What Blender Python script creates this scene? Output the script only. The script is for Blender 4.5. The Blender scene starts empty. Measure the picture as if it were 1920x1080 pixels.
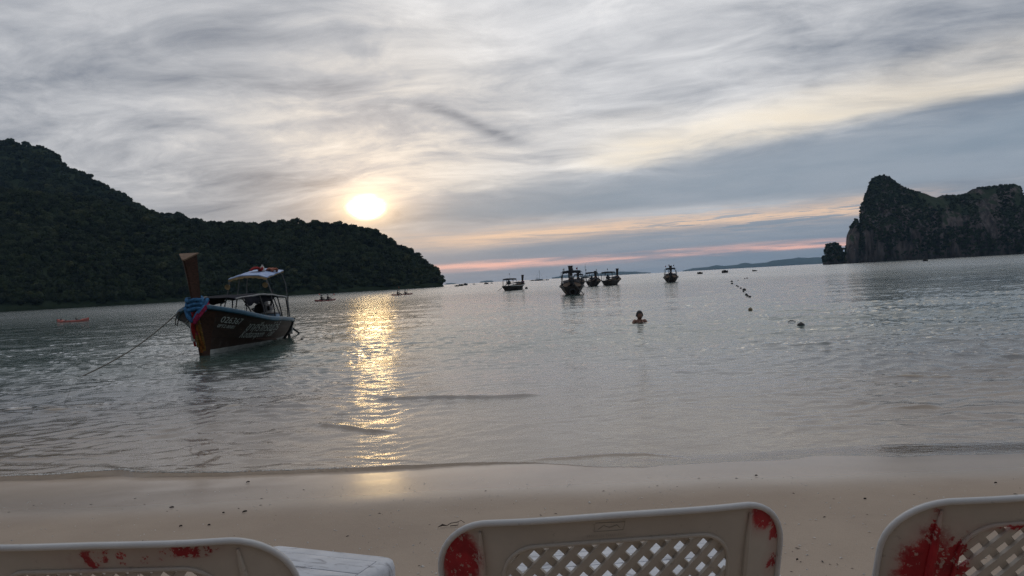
import bpy, bmesh, math, random
import numpy as np
from mathutils import Vector, Matrix, noise as mnoise

random.seed(7)
RNG = np.random.default_rng(11)
SC = bpy.context.scene
COL = SC.collection
R = math.radians

# ------------------------------------------------------------------ camera
EYE = 1.5                 # metres above the water
FPX = 1390.0              # focal length in pixels of the 1920 px wide frame
PITCH = R(-0.556)
ROLL = R(3.18)
cam_d = bpy.data.cameras.new('camera')
cam_d.sensor_width = 36.0
cam_d.lens = FPX / 1920 * 36.0
cam_d.clip_start = 0.05
cam_d.clip_end = 40000
cam = bpy.data.objects.new('camera', cam_d)
COL.objects.link(cam)
_f = Vector((0, math.cos(PITCH), math.sin(PITCH)))
_r0 = Vector((1, 0, 0))
_u0 = _r0.cross(_f)
_r = _r0 * math.cos(ROLL) - _u0 * math.sin(ROLL)
_u = _u0 * math.cos(ROLL) + _r0 * math.sin(ROLL)
cam.matrix_world = Matrix(((_r.x, _u.x, -_f.x, 0), (_r.y, _u.y, -_f.y, 0), (_r.z, _u.z, -_f.z, EYE), (0, 0, 0, 1)))
SC.camera = cam


def ray(px, py):
    return (_f + _r * ((px - 960) / FPX) + _u * ((540 - py) / FPX)).normalized()


def on_level(px, py, z=0.0):
    d = ray(px, py)
    t = (z - EYE) / d.z
    return Vector((0, 0, EYE)) + d * t


def at_range(px, py, dist):
    """point on the sight line at a ground distance `dist` (measured along +Y)"""
    d = ray(px, py)
    return Vector((0, 0, EYE)) + d * (dist / d.y)


# ------------------------------------------------------------------ sky, sun, exposure
SUN_AZ, SUN_EL = -10.75, 6.15       # degrees, azimuth to the right of +Y
SC.view_settings.view_transform = 'Standard'
SC.view_settings.look = 'None'
SC.view_settings.exposure = 0.22
SC.view_settings.gamma = 1.0
SC.view_settings.use_curve_mapping = False


class NT:
    """tiny expression layer over shader nodes"""
    def __init__(self, tree):
        self.t = tree

    def new(self, kind, **kw):
        n = self.t.nodes.new(kind)
        for k, v in kw.items():
            setattr(n, k, v)
        return n

    def put(self, sock, v):
        if isinstance(v, S):
            self.t.links.new(v.s, sock)
        elif isinstance(v, bpy.types.NodeSocket):
            self.t.links.new(v, sock)
        elif sock.type == 'RGBA' and isinstance(v, (tuple, list)):
            sock.default_value = (*v, 1.0) if len(v) == 3 else v
        else:
            sock.default_value = v

    def math(self, op, *a):
        n = self.new('ShaderNodeMath', operation=op)
        for i, v in enumerate(a):
            self.put(n.inputs[i], v)
        return S(self, n.outputs[0])

    def smooth(self, x, lo, hi, a=0.0, b=1.0):
        n = self.new('ShaderNodeMapRange', interpolation_type='SMOOTHSTEP')
        for i, v in enumerate((x, lo, hi, a, b)):
            self.put(n.inputs[i], v)
        return S(self, n.outputs[0])

    def lin(self, x, lo, hi, a=0.0, b=1.0):
        n = self.new('ShaderNodeMapRange')
        for i, v in enumerate((x, lo, hi, a, b)):
            self.put(n.inputs[i], v)
        return S(self, n.outputs[0])

    def mix(self, f, a, b, mode='MIX'):
        n = self.new('ShaderNodeMix', data_type='RGBA', blend_type=mode)
        n.clamp_factor = True
        self.put(n.inputs[0], f)
        self.put(n.inputs[6], a)
        self.put(n.inputs[7], b)
        return S(self, n.outputs[2])

    def vec(self, x, y, z):
        n = self.new('ShaderNodeCombineXYZ')
        for i, v in enumerate((x, y, z)):
            self.put(n.inputs[i], v)
        return S(self, n.outputs[0])

    def sep(self, v):
        n = self.new('ShaderNodeSeparateXYZ')
        self.put(n.inputs[0], v)
        return [S(self, o) for o in n.outputs]

    def noise(self, v, scale=1.0, detail=2.0, rough=0.5, dist=0.0, dim='3D'):
        n = self.new('ShaderNodeTexNoise', noise_dimensions=dim)
        self.put(n.inputs['Vector'], v)
        n.inputs['Scale'].default_value = scale
        n.inputs['Detail'].default_value = detail
        n.inputs['Roughness'].default_value = rough
        n.inputs['Distortion'].default_value = dist
        return S(self, n.outputs[0])

    def voronoi(self, v, scale, feature='F1', out=0):
        n = self.new('ShaderNodeTexVoronoi', feature=feature)
        self.put(n.inputs['Vector'], v)
        n.inputs['Scale'].default_value = scale
        return S(self, n.outputs[out])

    def obj(self):
        return S(self, self.new('ShaderNodeTexCoord').outputs['Object'])

    def pos(self):
        return S(self, self.new('ShaderNodeNewGeometry').outputs['Position'])


class S:
    def __init__(self, nt, s):
        self.nt, self.s = nt, s

    def __add__(self, o): return self.nt.math('ADD', self, o)
    __radd__ = __add__
    def __sub__(self, o): return self.nt.math('SUBTRACT', self, o)
    def __rsub__(self, o): return self.nt.math('SUBTRACT', o, self)
    def __mul__(self, o): return self.nt.math('MULTIPLY', self, o)
    __rmul__ = __mul__
    def __truediv__(self, o): return self.nt.math('DIVIDE', self, o)
    def __rtruediv__(self, o): return self.nt.math('DIVIDE', o, self)
    def __pow__(self, o): return self.nt.math('POWER', self, o)
    def __neg__(self): return self.nt.math('MULTIPLY', self, -1.0)


def build_world():
    w = bpy.data.worlds.new('World')
    SC.world = w
    w.use_nodes = True
    t = w.node_tree
    t.nodes.clear()
    N = NT(t)
    sky = N.new('ShaderNodeTexSky', sky_type='NISHITA')
    sky.sun_disc = False
    sky.sun_elevation = R(SUN_EL)
    sky.sun_rotation = R(SUN_AZ)
    sky.air_density = 1.0
    sky.dust_density = 2.0
    d = S(N, N.new('ShaderNodeTexCoord').outputs['Generated'])
    x, y, z = N.sep(d)
    DEG = 57.29578
    az = N.math('ARCTAN2', x, y) * DEG
    el = N.math('ARCSINE', z) * DEG
    elp = N.math('MAXIMUM', el, 0.0)
    zc = N.math('MAXIMUM', z, 0.0)
    # flat cloud sheet coordinates
    r = 1.0 / (zc + 0.11)
    u, v = x * r, y * r
    P = N.vec(u, v, 0.0)
    warp = N.noise(P, 0.55, 3, 0.55)
    warp2 = N.noise(N.vec(u + 7.3, v - 3.1, 1.7), 0.5, 3, 0.55)
    # streaks that fan out from lower right to upper left
    a = R(-16)
    us = u * math.cos(a) + v * math.sin(a)
    vs = v * math.cos(a) - u * math.sin(a)
    uw = us + (warp - 0.5) * 1.4
    vw = vs + (warp2 - 0.5) * 1.2
    big = N.noise(N.vec(uw * 0.50, vw * 0.95, 0.3), 1.0, 5, 0.55)
    streak = N.noise(N.vec(uw * 1.0, vw * 1.5, 4.1), 1.35, 8, 0.60, 0.3)
    puff = N.noise(N.vec(us * 1.0 + (warp - 0.5) * 1.2, vs * 1.25 + (warp2 - 0.5) * 1.0, 21.0), 2.3, 9, 0.60, 0.7)
    fine = N.noise(N.vec(uw * 1.7, vw * 2.8, 9.0), 2.6, 8, 0.66, 0.4)
    soft = N.noise(N.vec(az * 0.045, el * 0.13, 2.0), 1.0, 3, 0.5)
    tex = (big - 0.5) * 1.15 + (streak - 0.5) * 0.85 + (puff - 0.5) * 0.70 + (fine - 0.5) * 0.30 + (soft - 0.5) * 0.40
    calm = N.smooth(el, 1.0, 9.0, 0.30, 1.0)
    tex = tex * calm
    # angle from the sun
    sx = math.sin(R(SUN_AZ)) * math.cos(R(SUN_EL))
    sy = math.cos(R(SUN_AZ)) * math.cos(R(SUN_EL))
    sz = math.sin(R(SUN_EL))
    cs = N.math('MINIMUM', x * sx + y * sy + z * sz, 1.0)
    ang = N.math('ARCCOSINE', cs) * DEG
    base = N.lin(elp, 0.0, 22.0, 0.38, 0.62) - N.smooth(ang, 40.0, 150.0, 0.0, 0.30)
    base = base - N.smooth(az, -2.0, -20.0, 0.0, 0.22) - N.smooth(az, 15.0, 31.0, 0.0, 0.20)
    base = base + 0.07 * N.math('EXPONENT', -(((az + 4.0) / 17.0) ** 2.0 + ((el - 18.0) / 5.0) ** 2.0))
    # the long slate bank right of the sun, its top edge climbing to the right
    edge_n = N.noise(N.vec(az * 0.055, el * 0.30, 6.0), 1.0, 5, 0.58)
    up = 7.0 + N.math('MAXIMUM', az - 3.0, 0.0) * 0.085 + (edge_n - 0.5) * 3.6
    bank = N.smooth(el, 4.2, 5.4) * N.smooth(el - up + (streak - 0.5) * 2.5, 2.0, -1.6) * N.smooth(az, -11.0, -4.0, 0.2, 1.0)
    cream = N.smooth(el - up, -0.2, 1.5) * N.smooth(el - up, 5.4, 1.2) * N.smooth(az, 2.0, 11.0) * N.smooth(az, 55.0, 22.0)
    cream = cream * N.lin(streak, 0.30, 0.60, 0.35, 1.15)
    left = N.math('EXPONENT', -(((az + 11.0) / 13.0) ** 2.0 + ((el - 10.5) / 2.2) ** 2.0)) * N.lin(streak, 0.3, 0.65, 0.2, 1.2)
    tone = base - 0.03 + tex * 0.82 - bank * 0.06 + cream * 0.36 + left * 0.05
    # dark wisp above the sun
    wl = N.lin(az, -8.2, 3.5)
    wc = 13.9 - 3.9 * wl + (warp - 0.5) * 1.6 + (fine - 0.5) * 0.9 + N.math('SINE', wl * 6.0) * 0.35
    wisp = N.math('EXPONENT', -(((el - wc) / (0.20 + 0.62 * wl * (1.0 - wl) * 2.0)) ** 2.0)) * N.smooth(az, -8.6, -5.0) * N.smooth(az, 4.6, -0.5)
    wisp = wisp * N.lin(fine, 0.30, 0.62, 0.25, 1.25)
    tone = tone - wisp * 0.22
    tone = N.math('MAXIMUM', tone, 0.05)
    cool = N.mix(N.lin(tone, 0.05, 0.90), (0.118, 0.145, 0.195), (0.915, 0.905, 0.905))
    warm = N.mix(N.lin(tone, 0.05, 0.90), (0.150, 0.148, 0.160), (1.10, 1.01, 0.89))
    wf = N.smooth(ang, 20.0, 3.0, 0.0, 0.85) * N.smooth(tone, 0.34, 0.56, 0.15, 1.0)
    wf = N.math('MAXIMUM', wf, cream * 0.62)
    wf = N.math('MAXIMUM', wf, left * 0.15)
    wf = N.math('MAXIMUM', wf, N.smooth(tone, 0.62, 0.85, 0.0, 0.22))
    col = N.mix(wf, cool, warm)
    col = N.mix(cream * 0.68, col, (0.74, 0.645, 0.505))
    blue_bank = N.mix(bank * 0.92, col, N.mix(N.smooth(edge_n, 0.35, 0.65), (0.222, 0.276, 0.340), (0.285, 0.330, 0.390)))
    col = N.mix(N.smooth(ang, 3.0, 8.0, 0.45, 1.0), col, blue_bank)
    # peach breaks low over the horizon
    sn = N.noise(N.vec(az * 0.09, el * 1.15, 3.0), 1.0, 6, 0.60)
    sn2 = N.noise(N.vec(az * 0.14, el * 2.6, 13.0), 1.0, 6, 0.62)
    e1 = el - (3.50 + az * 0.010) + (sn - 0.5) * 1.6
    p1 = N.math('EXPONENT', -((e1 / 0.62) ** 2.0)) * N.smooth(az, -9.0, 0.0, 0.35, 1.0) * N.smooth(az, 33.0, 25.0) * N.smooth(sn2, 0.36, 0.54, 0.45, 1.0)
    dk = N.smooth(sn2, 0.505, 0.565) * N.smooth(az, 5.0, 13.0)
    p1 = p1 * (1.0 - dk * 0.9)
    e2 = el - (1.30 + az * 0.003) + (sn2 - 0.5) * 0.85
    p2 = N.math('EXPONENT', -((e2 / 0.24) ** 2.0)) * N.smooth(az, -12.0, -3.0, 0.3, 1.0) * N.smooth(az, 50.0, 30.0)
    p2 = p2 * N.smooth(sn, 0.36, 0.56, 0.20, 1.0)
    low = N.smooth(el, 5.0, 0.0)
    lowcol = N.mix(N.smooth(sn, 0.35, 0.65), (0.205, 0.262, 0.335), (0.265, 0.308, 0.37))
    col = N.mix(N.smooth(el, 5.2, 3.2) * 0.9, col, lowcol)
    col = N.mix(p1 * 0.85, col, (0.96, 0.65, 0.43))
    col = N.mix(p2 * 0.95, col, (1.25, 0.66, 0.50))
    # the veiled sun: blown core and warm aureole, cut by thin cloud
    da = az - SUN_AZ
    de = el - SUN_EL
    q = N.math('SQRT', (da / 1.20) ** 2.0 + ((de + (fine - 0.5) * 0.25) / 0.76) ** 2.0)
    core = N.smooth(q + (fine - 0.5) * 0.9 + (streak - 0.5) * 0.6, 1.50, 0.25)
    veil = N.lin(streak, 0.3, 0.7, 0.75, 1.2)
    halo = N.math('EXPONENT', -(q * 0.95)) * veil
    wide = N.math('EXPONENT', -((ang / 6.5) ** 2.0)) * veil * N.smooth(de, -3.0, 1.0, 0.25, 1.0)
    glow = N.mix(1.0, (0, 0, 0), (1.15, 0.66, 0.27))
    def scaled(colr, f):
        n = N.new('ShaderNodeVectorMath', operation='SCALE')
        N.put(n.inputs[0], colr)
        N.put(n.inputs['Scale'], f)
        return S(N, n.outputs[0])
    def addc(p, qv):
        n = N.new('ShaderNodeVectorMath', operation='ADD')
        N.put(n.inputs[0], p)
        N.put(n.inputs[1], qv)
        return S(N, n.outputs[0])
    col = addc(col, scaled((1.05, 0.66, 0.26), halo * 2.1))
    col = addc(col, scaled((0.95, 0.60, 0.32), wide * 0.16))
    col = addc(col, scaled((1.0, 0.84, 0.52), core * 4.5))
    STR = 0.1
    cloud = scaled(col, 1.0 / STR)
    fin = N.mix(0.975, S(N, sky.outputs[0]), cloud)
    bg = N.new('ShaderNodeBackground')
    N.put(bg.inputs['Color'], fin)
    bg.inputs['Strength'].default_value = STR
    out = N.new('ShaderNodeOutputWorld')
    t.links.new(bg.outputs[0], out.inputs['Surface'])
    w.cycles.sampling_method = 'MANUAL'
    w.cycles.sample_map_resolution = 1024


build_world()
sl = bpy.data.lights.new('sun', 'SUN')
sl.energy = 0.008
sl.angle = R(3.0)
sl.color = (1.0, 0.62, 0.22)
so = bpy.data.objects.new('sun', sl)
COL.objects.link(so)
_sd = Vector((math.sin(R(SUN_AZ)) * math.cos(R(SUN_EL)), math.cos(R(SUN_AZ)) * math.cos(R(SUN_EL)), math.sin(R(SUN_EL))))
so.rotation_euler = _sd.to_track_quat('Z', 'Y').to_euler()
so.location = _sd * 100

SC.cycles.max_bounces = 8
SC.cycles.transparent_max_bounces = 16
SC.cycles.volume_bounces = 0
SC.cycles.caustics_reflective = False
SC.cycles.caustics_refractive = False
SC.cycles.use_denoising = True
SC.cycles.denoiser = 'OPENIMAGEDENOISE'
SC.cycles.denoising_input_passes = 'RGB_ALBEDO_NORMAL'
SC.cycles.denoising_prefilter = 'NONE'
SC.cycles.sample_clamp_indirect = 6.0

# ------------------------------------------------------------------ helpers
def material(name):
    m = bpy.data.materials.new(name)
    m.use_nodes = True
    t = m.node_tree
    t.nodes.clear()
    N = NT(t)
    out = N.new('ShaderNodeOutputMaterial')
    return m, N, out


def simple(name, color, rough=0.6, var=0.25, scale=6.0, metallic=0.0, bump=0.0, spec=0.5, color2=None):
    """principled surface with grain: the colour wanders between two tones"""
    m, N, out = material(name)
    b = N.new('ShaderNodeBsdfPrincipled')
    p = N.obj()
    n1 = N.noise(p, scale, 5, 0.6)
    c2 = color2 or tuple(c * (1 - var) for c in color)
    col = N.mix(N.smooth(n1, 0.35, 0.68), c2, tuple(min(1, c * (1 + var * 0.6)) for c in color))
    N.put(b.inputs['Base Color'], col)
    N.put(b.inputs['Roughness'], N.lin(n1, 0.3, 0.7, max(0.05, rough - 0.12), min(1, rough + 0.12)))
    b.inputs['Metallic'].default_value = metallic
    b.inputs['Specular IOR Level'].default_value = spec
    if bump:
        bn = N.new('ShaderNodeBump')
        bn.inputs['Strength'].default_value = bump
        bn.inputs['Distance'].default_value = 0.01
        N.put(bn.inputs['Height'], N.noise(p, scale * 6, 4, 0.6))
        N.put(b.inputs['Normal'], bn.outputs[0])
    N.t.links.new(b.outputs[0], out.inputs['Surface'])
    return m


class MB:
    """collects shapes and links them as one mesh object"""
    def __init__(self):
        self.v, self.f = [], []

    def add(self, verts, faces):
        o = len(self.v)
        self.v += [tuple(p) for p in verts]
        self.f += [tuple(i + o for i in f) for f in faces]
        return self

    def box(self, c, size, M=None):
        x, y, z = (s / 2 for s in size)
        pts = [Vector((sx * x, sy * y, sz * z)) for sx in (-1, 1) for sy in (-1, 1) for sz in (-1, 1)]
        if M is not None:
            pts = [M @ p for p in pts]
        c = Vector(c)
        pts = [p + c for p in pts]
        return self.add(pts, [(0, 1, 3, 2), (4, 6, 7, 5), (0, 4, 5, 1), (2, 3, 7, 6), (0, 2, 6, 4), (1, 5, 7, 3)])

    def tube(self, pts, rad, seg=8, cap=True, flat=1.0):
        pts = [Vector(p) for p in pts]
        n = len(pts)
        rads = rad if isinstance(rad, (list, tuple)) else [rad] * n
        o = len(self.v)
        ref = None
        for i, p in enumerate(pts):
            d = (pts[min(i + 1, n - 1)] - pts[max(i - 1, 0)])
            d = d.normalized() if d.length > 1e-9 else Vector((0, 0, 1))
            if ref is None:
                ref = Vector((0, 0, 1)) if abs(d.z) < 0.9 else Vector((1, 0, 0))
            a = d.cross(ref)
            if a.length < 1e-6:
                a = d.orthogonal()
            a.normalize()
            b = a.cross(d).normalized()
            ref = b
            for k in range(seg):
                th = 2 * math.pi * k / seg
                self.v.append(tuple(p + a * (rads[i] * math.cos(th)) + b * (rads[i] * flat * math.sin(th))))
        for i in range(n - 1):
            for k in range(seg):
                k2 = (k + 1) % seg
                self.f.append((o + i * seg + k, o + i * seg + k2, o + (i + 1) * seg + k2, o + (i + 1) * seg + k))
        if cap:
            self.f.append(tuple(o + k for k in reversed(range(seg))))
            self.f.append(tuple(o + (n - 1) * seg + k for k in range(seg)))
        return self

    def lathe(self, prof, c=(0, 0, 0), seg=16, M=None):
        c = Vector(c)
        o = len(self.v)
        for (r_, z_) in prof:
            for k in range(seg):
                th = 2 * math.pi * k / seg
                p = Vector((r_ * math.cos(th), r_ * math.sin(th), z_))
                if M is not None:
                    p = M @ p
                self.v.append(tuple(p + c))
        for i in range(len(prof) - 1):
            for k in range(seg):
                k2 = (k + 1) % seg
                self.f.append((o + i * seg + k, o + i * seg + k2, o + (i + 1) * seg + k2, o + (i + 1) * seg + k))
        self.f.append(tuple(o + k for k in reversed(range(seg))))
        self.f.append(tuple(o + (len(prof) - 1) * seg + k for k in range(seg)))
        return self

    def grid(self, P, close_u=False):
        """P: rows of points"""
        nu, nv = len(P), len(P[0])
        o = len(self.v)
        for row in P:
            self.v += [tuple(p) for p in row]
        for i in range(nu if close_u else nu - 1):
            i2 = (i + 1) % nu
            for j in range(nv - 1):
                self.f.append((o + i * nv + j, o + i * nv + j + 1, o + i2 * nv + j + 1, o + i2 * nv + j))
        return self

    def sheet(self, P, th, n=None):
        """thick sheet from a grid of points, thickness along the local normal"""
        P = [[Vector(p) for p in row] for row in P]
        nu, nv = len(P), len(P[0])
        Q = []
        for i in range(nu):
            row = []
            for j in range(nv):
                du = P[min(i + 1, nu - 1)][j] - P[max(i - 1, 0)][j]
                dv = P[i][min(j + 1, nv - 1)] - P[i][max(j - 1, 0)]
                nn = du.cross(dv)
                nn = nn.normalized() if nn.length > 1e-9 else Vector((0, 0, 1))
                if n is not None and nn.dot(Vector(n)) < 0:
                    nn = -nn
                row.append(P[i][j] + nn * th)
            Q.append(row)
        o = len(self.v)
        self.grid(P)
        o2 = len(self.v)
        self.grid(Q)
        per = [(0, j) for j in range(nv)] + [(i, nv - 1) for i in range(1, nu)] + [(nu - 1, j) for j in range(nv - 2, -1, -1)] + [(i, 0) for i in range(nu - 2, 0, -1)]
        m = len(per)
        for k in range(m):
            a, b = per[k], per[(k + 1) % m]
            ia, ib = a[0] * nv + a[1], b[0] * nv + b[1]
            self.f.append((o + ia, o + ib, o2 + ib, o2 + ia))
        return self

    def build(self, name, mat, parent=None, smooth=True, bevel=0.0, angle=40, loc=None, rot=None):
        me = bpy.data.meshes.new(name)
        me.from_pydata(self.v, [], self.f)
        bm = bmesh.new()
        bm.from_mesh(me)
        bmesh.ops.recalc_face_normals(bm, faces=bm.faces)
        if bevel:
            es = [e for e in bm.edges if len(e.link_faces) == 2 and e.calc_face_angle(0) > R(angle)]
            if es:
                bmesh.ops.bevel(bm, geom=es, offset=bevel, segments=2, affect='EDGES', profile=0.6)
        bm.to_mesh(me)
        bm.free()
        if smooth:
            me.shade_smooth()
            try:
                me.set_sharp_from_angle(angle=R(angle))
            except Exception:
                pass
        if mat is not None:
            me.materials.append(mat)
        o = bpy.data.objects.new(name, me)
        COL.objects.link(o)
        if parent is not None:
            o.parent = parent
        if loc is not None:
            o.location = loc
        if rot is not None:
            o.rotation_euler = rot
        return o


def empty(name, loc=(0, 0, 0), rz=0.0):
    o = bpy.data.objects.new(name, None)
    o.empty_display_size = 0.1
    o.location = loc
    o.rotation_euler = (0, 0, rz)
    COL.objects.link(o)
    return o


def tag(o, label=None, cat=None, group=None, kind=None):
    if label:
        o['label'] = label
    if cat:
        o['category'] = cat
    if group:
        o['group'] = group
    if kind:
        o['kind'] = kind
    return o


def np_mesh(name, verts, faces, mat=None, smooth=True):
    me = bpy.data.meshes.new(name)
    verts = np.asarray(verts, dtype=np.float32)
    faces = np.asarray(faces, dtype=np.int32)
    me.vertices.add(len(verts))
    me.vertices.foreach_set('co', verts.ravel())
    k = faces.shape[1]
    me.loops.add(len(faces) * k)
    me.loops.foreach_set('vertex_index', faces.ravel())
    me.polygons.add(len(faces))
    me.polygons.foreach_set('loop_start', np.arange(0, len(faces) * k, k, dtype=np.int32))
    me.update(calc_edges=True)
    me.validate()
    if smooth:
        me.shade_smooth()
    if mat is not None:
        me.materials.append(mat)
    return me


def grid_faces(nu, nv):
    i, j = np.meshgrid(np.arange(nu - 1), np.arange(nv - 1), indexing='ij')
    a = (i * nv + j).ravel()
    return np.stack([a, a + 1, a + nv + 1, a + nv], axis=1)


def value_noise(x, y, seed=0):
    """smooth 2-D value noise on numpy arrays, about -1..1"""
    xi, yi = np.floor(x).astype(np.int64), np.floor(y).astype(np.int64)
    xf, yf = x - xi, y - yi
    def h(a, b):
        n = (a * 374761393 + b * 668265263 + seed * 1442695041) & 0xFFFFFFFF
        n = ((n ^ (n >> 13)) * 1274126177) & 0xFFFFFFFF
        return ((n ^ (n >> 16)) & 0xFFFF) / 32767.5 - 1.0
    sx, sy = xf * xf * (3 - 2 * xf), yf * yf * (3 - 2 * yf)
    a = h(xi, yi) * (1 - sx) + h(xi + 1, yi) * sx
    b = h(xi, yi + 1) * (1 - sx) + h(xi + 1, yi + 1) * sx
    return a * (1 - sy) + b * sy


def fbm(x, y, oct=4, seed=0, gain=0.5):
    s, a, t = 0, 1.0, 0
    for k in range(oct):
        s = s + a * value_noise(x * 2 ** k, y * 2 ** k, seed + k * 17)
        t += a
        a *= gain
    return s / t


def sstep(x, a, b):
    t = np.clip((x - a) / (b - a), 0, 1)
    return t * t * (3 - 2 * t)


# ------------------------------------------------------------------ beach and sea
def shore_y(x):
    """where the still water meets the sand"""
    return 5.88 + 0.10 * np.sin(x * 0.9 + 0.6) + 0.05 * np.sin(x * 2.3 + 1.0) - 0.035 * x * (x < 0) * 0.0


def sand_z(x, y):
    s = shore_y(x)
    d = s - y                                    # + up the beach
    up = 0.083 * d - 0.0012 * np.maximum(d, 0) ** 2
    down = 0.060 * d
    far = -0.9 - 0.05 * (np.maximum(-d, 15) - 15)
    z = np.where(d > 0, up, np.maximum(down, far))
    z = np.where(d < -60, -3.2, z)
    return z


def make_beach():
    xs = np.concatenate([-np.geomspace(140, 9.05, 26), np.linspace(-9, 9, 361), np.geomspace(9.05, 140, 26)])
    ys = np.concatenate([-np.geomspace(60, 3.1, 18), np.linspace(-3, 0.55, 30), np.linspace(0.6, 8.5, 264), np.geomspace(8.6, 80, 40)])
    X, Y = np.meshgrid(xs, ys, indexing='ij')
    Z = sand_z(X, Y)
    near = sstep(Y, 10, 7.5)
    dry = sstep(shore_y(X) - Y, 0.5, 1.6)
    Z = Z + near * (0.006 * fbm(X * 1.3, Y * 1.3, 3, 3) + dry * 0.0035 * fbm(X * 6, Y * 6, 3, 5))
    # shallow foot marks near the chairs
    for k in range(60):
        cx, cy = RNG.uniform(-4, 4), RNG.uniform(0.3, 3.4)
        a = RNG.uniform(0, 3.1)
        dx, dy = X - cx, Y - cy
        e = ((dx * np.cos(a) + dy * np.sin(a)) / 0.13) ** 2 + ((-dx * np.sin(a) + dy * np.cos(a)) / 0.05) ** 2
        Z = Z - 0.006 * np.exp(-e) + 0.003 * np.exp(-(np.sqrt(e) - 1.5) ** 2 * 4)
    verts = np.stack([X.ravel(), Y.ravel(), Z.ravel()], 1)
    m, N, out = material('sand')
    p = N.pos()
    x, y, z = N.sep(p)
    b = N.new('ShaderNodeBsdfPrincipled')
    n1 = N.noise(p, 1.1, 4, 0.55)
    n2 = N.noise(p, 260.0, 2, 0.6)
    n3 = N.noise(p, 22.0, 4, 0.65)
    dry = N.mix(N.smooth(n1, 0.3, 0.7), (0.372, 0.293, 0.228), (0.430, 0.343, 0.268))
    dry = N.mix(N.smooth(n2, 0.60, 0.72) * 0.35, dry, (0.56, 0.48, 0.40))
    dry = N.mix(N.smooth(n2, 0.40, 0.30) * 0.45, dry, (0.20, 0.155, 0.125))
    dry = N.mix(N.smooth(n3, 0.62, 0.75) * 0.16, dry, (0.25, 0.20, 0.16))
    edge = y + x * 0.07 + (N.noise(N.vec(x * 0.6, y * 0.6, 0.0), 1.0, 4, 0.5) - 0.5) * 0.42
    wet = N.smooth(edge, 4.45, 5.15)             # wet sheen follows how far the swash ran
    col = N.mix(wet, dry, N.mix(0.06, dry, (0.19, 0.155, 0.13)))
    col = N.mix(N.smooth(y, 5.5, 6.5), col, N.mix(N.smooth(n1, 0.3, 0.7), (0.52, 0.405, 0.305), (0.59, 0.465, 0.355)))
    N.put(b.inputs['Base Color'], col)
    film = N.smooth(edge, 5.30, 5.72)
    N.put(b.inputs['Roughness'], N.lin(wet, 0.0, 1.0, 0.92, 0.27) - film * 0.06)
    N.put(b.inputs['Specular IOR Level'], N.lin(wet, 0.0, 1.0, 0.12, 0.5))
    bn = N.new('ShaderNodeBump')
    bn.inputs['Distance'].default_value = 0.004
    N.put(bn.inputs['Strength'], N.lin(wet, 0.0, 1.0, 0.55, 0.06))
    N.put(bn.inputs['Height'], n2 * 0.4 + n3 * 1.0)
    N.put(b.inputs['Normal'], bn.outputs[0])
    N.t.links.new(b.outputs[0], out.inputs['Surface'])
    me = np_mesh('beach', verts, grid_faces(len(xs), len(ys)), m)
    o = bpy.data.objects.new('beach', me)
    COL.objects.link(o)
    tag(o, 'smooth tan sand beach sloping into the shallows', kind='structure')
    return o


def crest(X, Y, pts, amp, w, fade=0.35):
    """one small wave running along a ground polyline: sharp toward the shore, soft behind"""
    pts = np.array(pts, dtype=float)
    yc = np.interp(X, pts[:, 0], pts[:, 1])
    a = amp * sstep(X, pts[0, 0], pts[0, 0] + fade) * sstep(X, pts[-1, 0], pts[-1, 0] - fade)
    yc = yc + 0.02 * value_noise(X * 5, X * 0 + 3.3, 5) + 0.03 * value_noise(X * 1.7, X * 0 + 9, 8)
    d = Y - yc
    return a * np.where(d < 0, np.exp(-(d / (w * 0.35)) ** 2), np.exp(-(d / (w * 1.8)) ** 2))


def wave_height(X, Y):
    rng = np.random.default_rng(5)
    Z = np.zeros_like(X)
    shore = shore_y(X)
    dist = Y - shore
    depth = sstep(dist, 0.0, 5.0)
    # patches of ruffled and slick water
    ruf = 0.75 + 0.55 * fbm(X * 0.16 + 3, Y * 0.10, 3, 21)
    right = sstep(X / np.maximum(Y, 1), 0.25, 0.50) * sstep(Y, 40, 20)
    left = sstep(X / np.maximum(Y, 1), -0.10, -0.35) * sstep(Y, 60, 25)
    mid = np.exp(-((X / np.maximum(Y, 1) - 0.08) / 0.16) ** 2) * sstep(Y, 14, 8)
    ruf = np.clip(ruf + 0.70 * right + 0.60 * left - 0.35 * mid, 0.18, 2.0)
    wx = X + 0.5 * fbm(X * 0.7, Y * 0.5, 3, 40)
    wy = Y + 0.5 * fbm(X * 0.6 + 9, Y * 0.6, 3, 50)
    bands = [(0.12, 0.22, 26, 0.075), (0.22, 0.45, 26, 0.092), (0.45, 0.9, 18, 0.042), (0.8, 1.8, 12, 0.020), (1.8, 4.0, 10, 0.016), (4.0, 8.0, 8, 0.014)]
    for lo, hi, n, slope in bands:
        cut = sstep(Y, 300 * lo, 120 * lo)       # drop what the mesh cannot carry any more
        layer = np.zeros_like(X)
        for k in range(n):
            L = np.exp(rng.uniform(np.log(lo), np.log(hi)))
            th = rng.normal(0, 0.55)
            kk = 2 * np.pi / L
            ph = rng.uniform(0, 6.28)
            s = np.sin(kk * (wx * np.sin(th) + wy * np.cos(th)) + ph)
            layer += (L / (2 * np.pi)) * s
        layer *= 1.35 * slope * np.sqrt(2.0 / n) * cut
        patch = 0.6 + 0.55 * fbm(X * 0.5 / lo ** 0.3, Y * 0.35 / lo ** 0.3, 2, int(lo * 100))
        Z += layer * np.clip(patch, 0.1, 1.4)
    Z *= ruf * (0.30 + 0.70 * depth) * sstep(dist, -0.1, 0.9)
    return Z


def gp(pts):
    return [(on_level(px, py).x, on_level(px, py).y) for px, py in pts]


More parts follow.
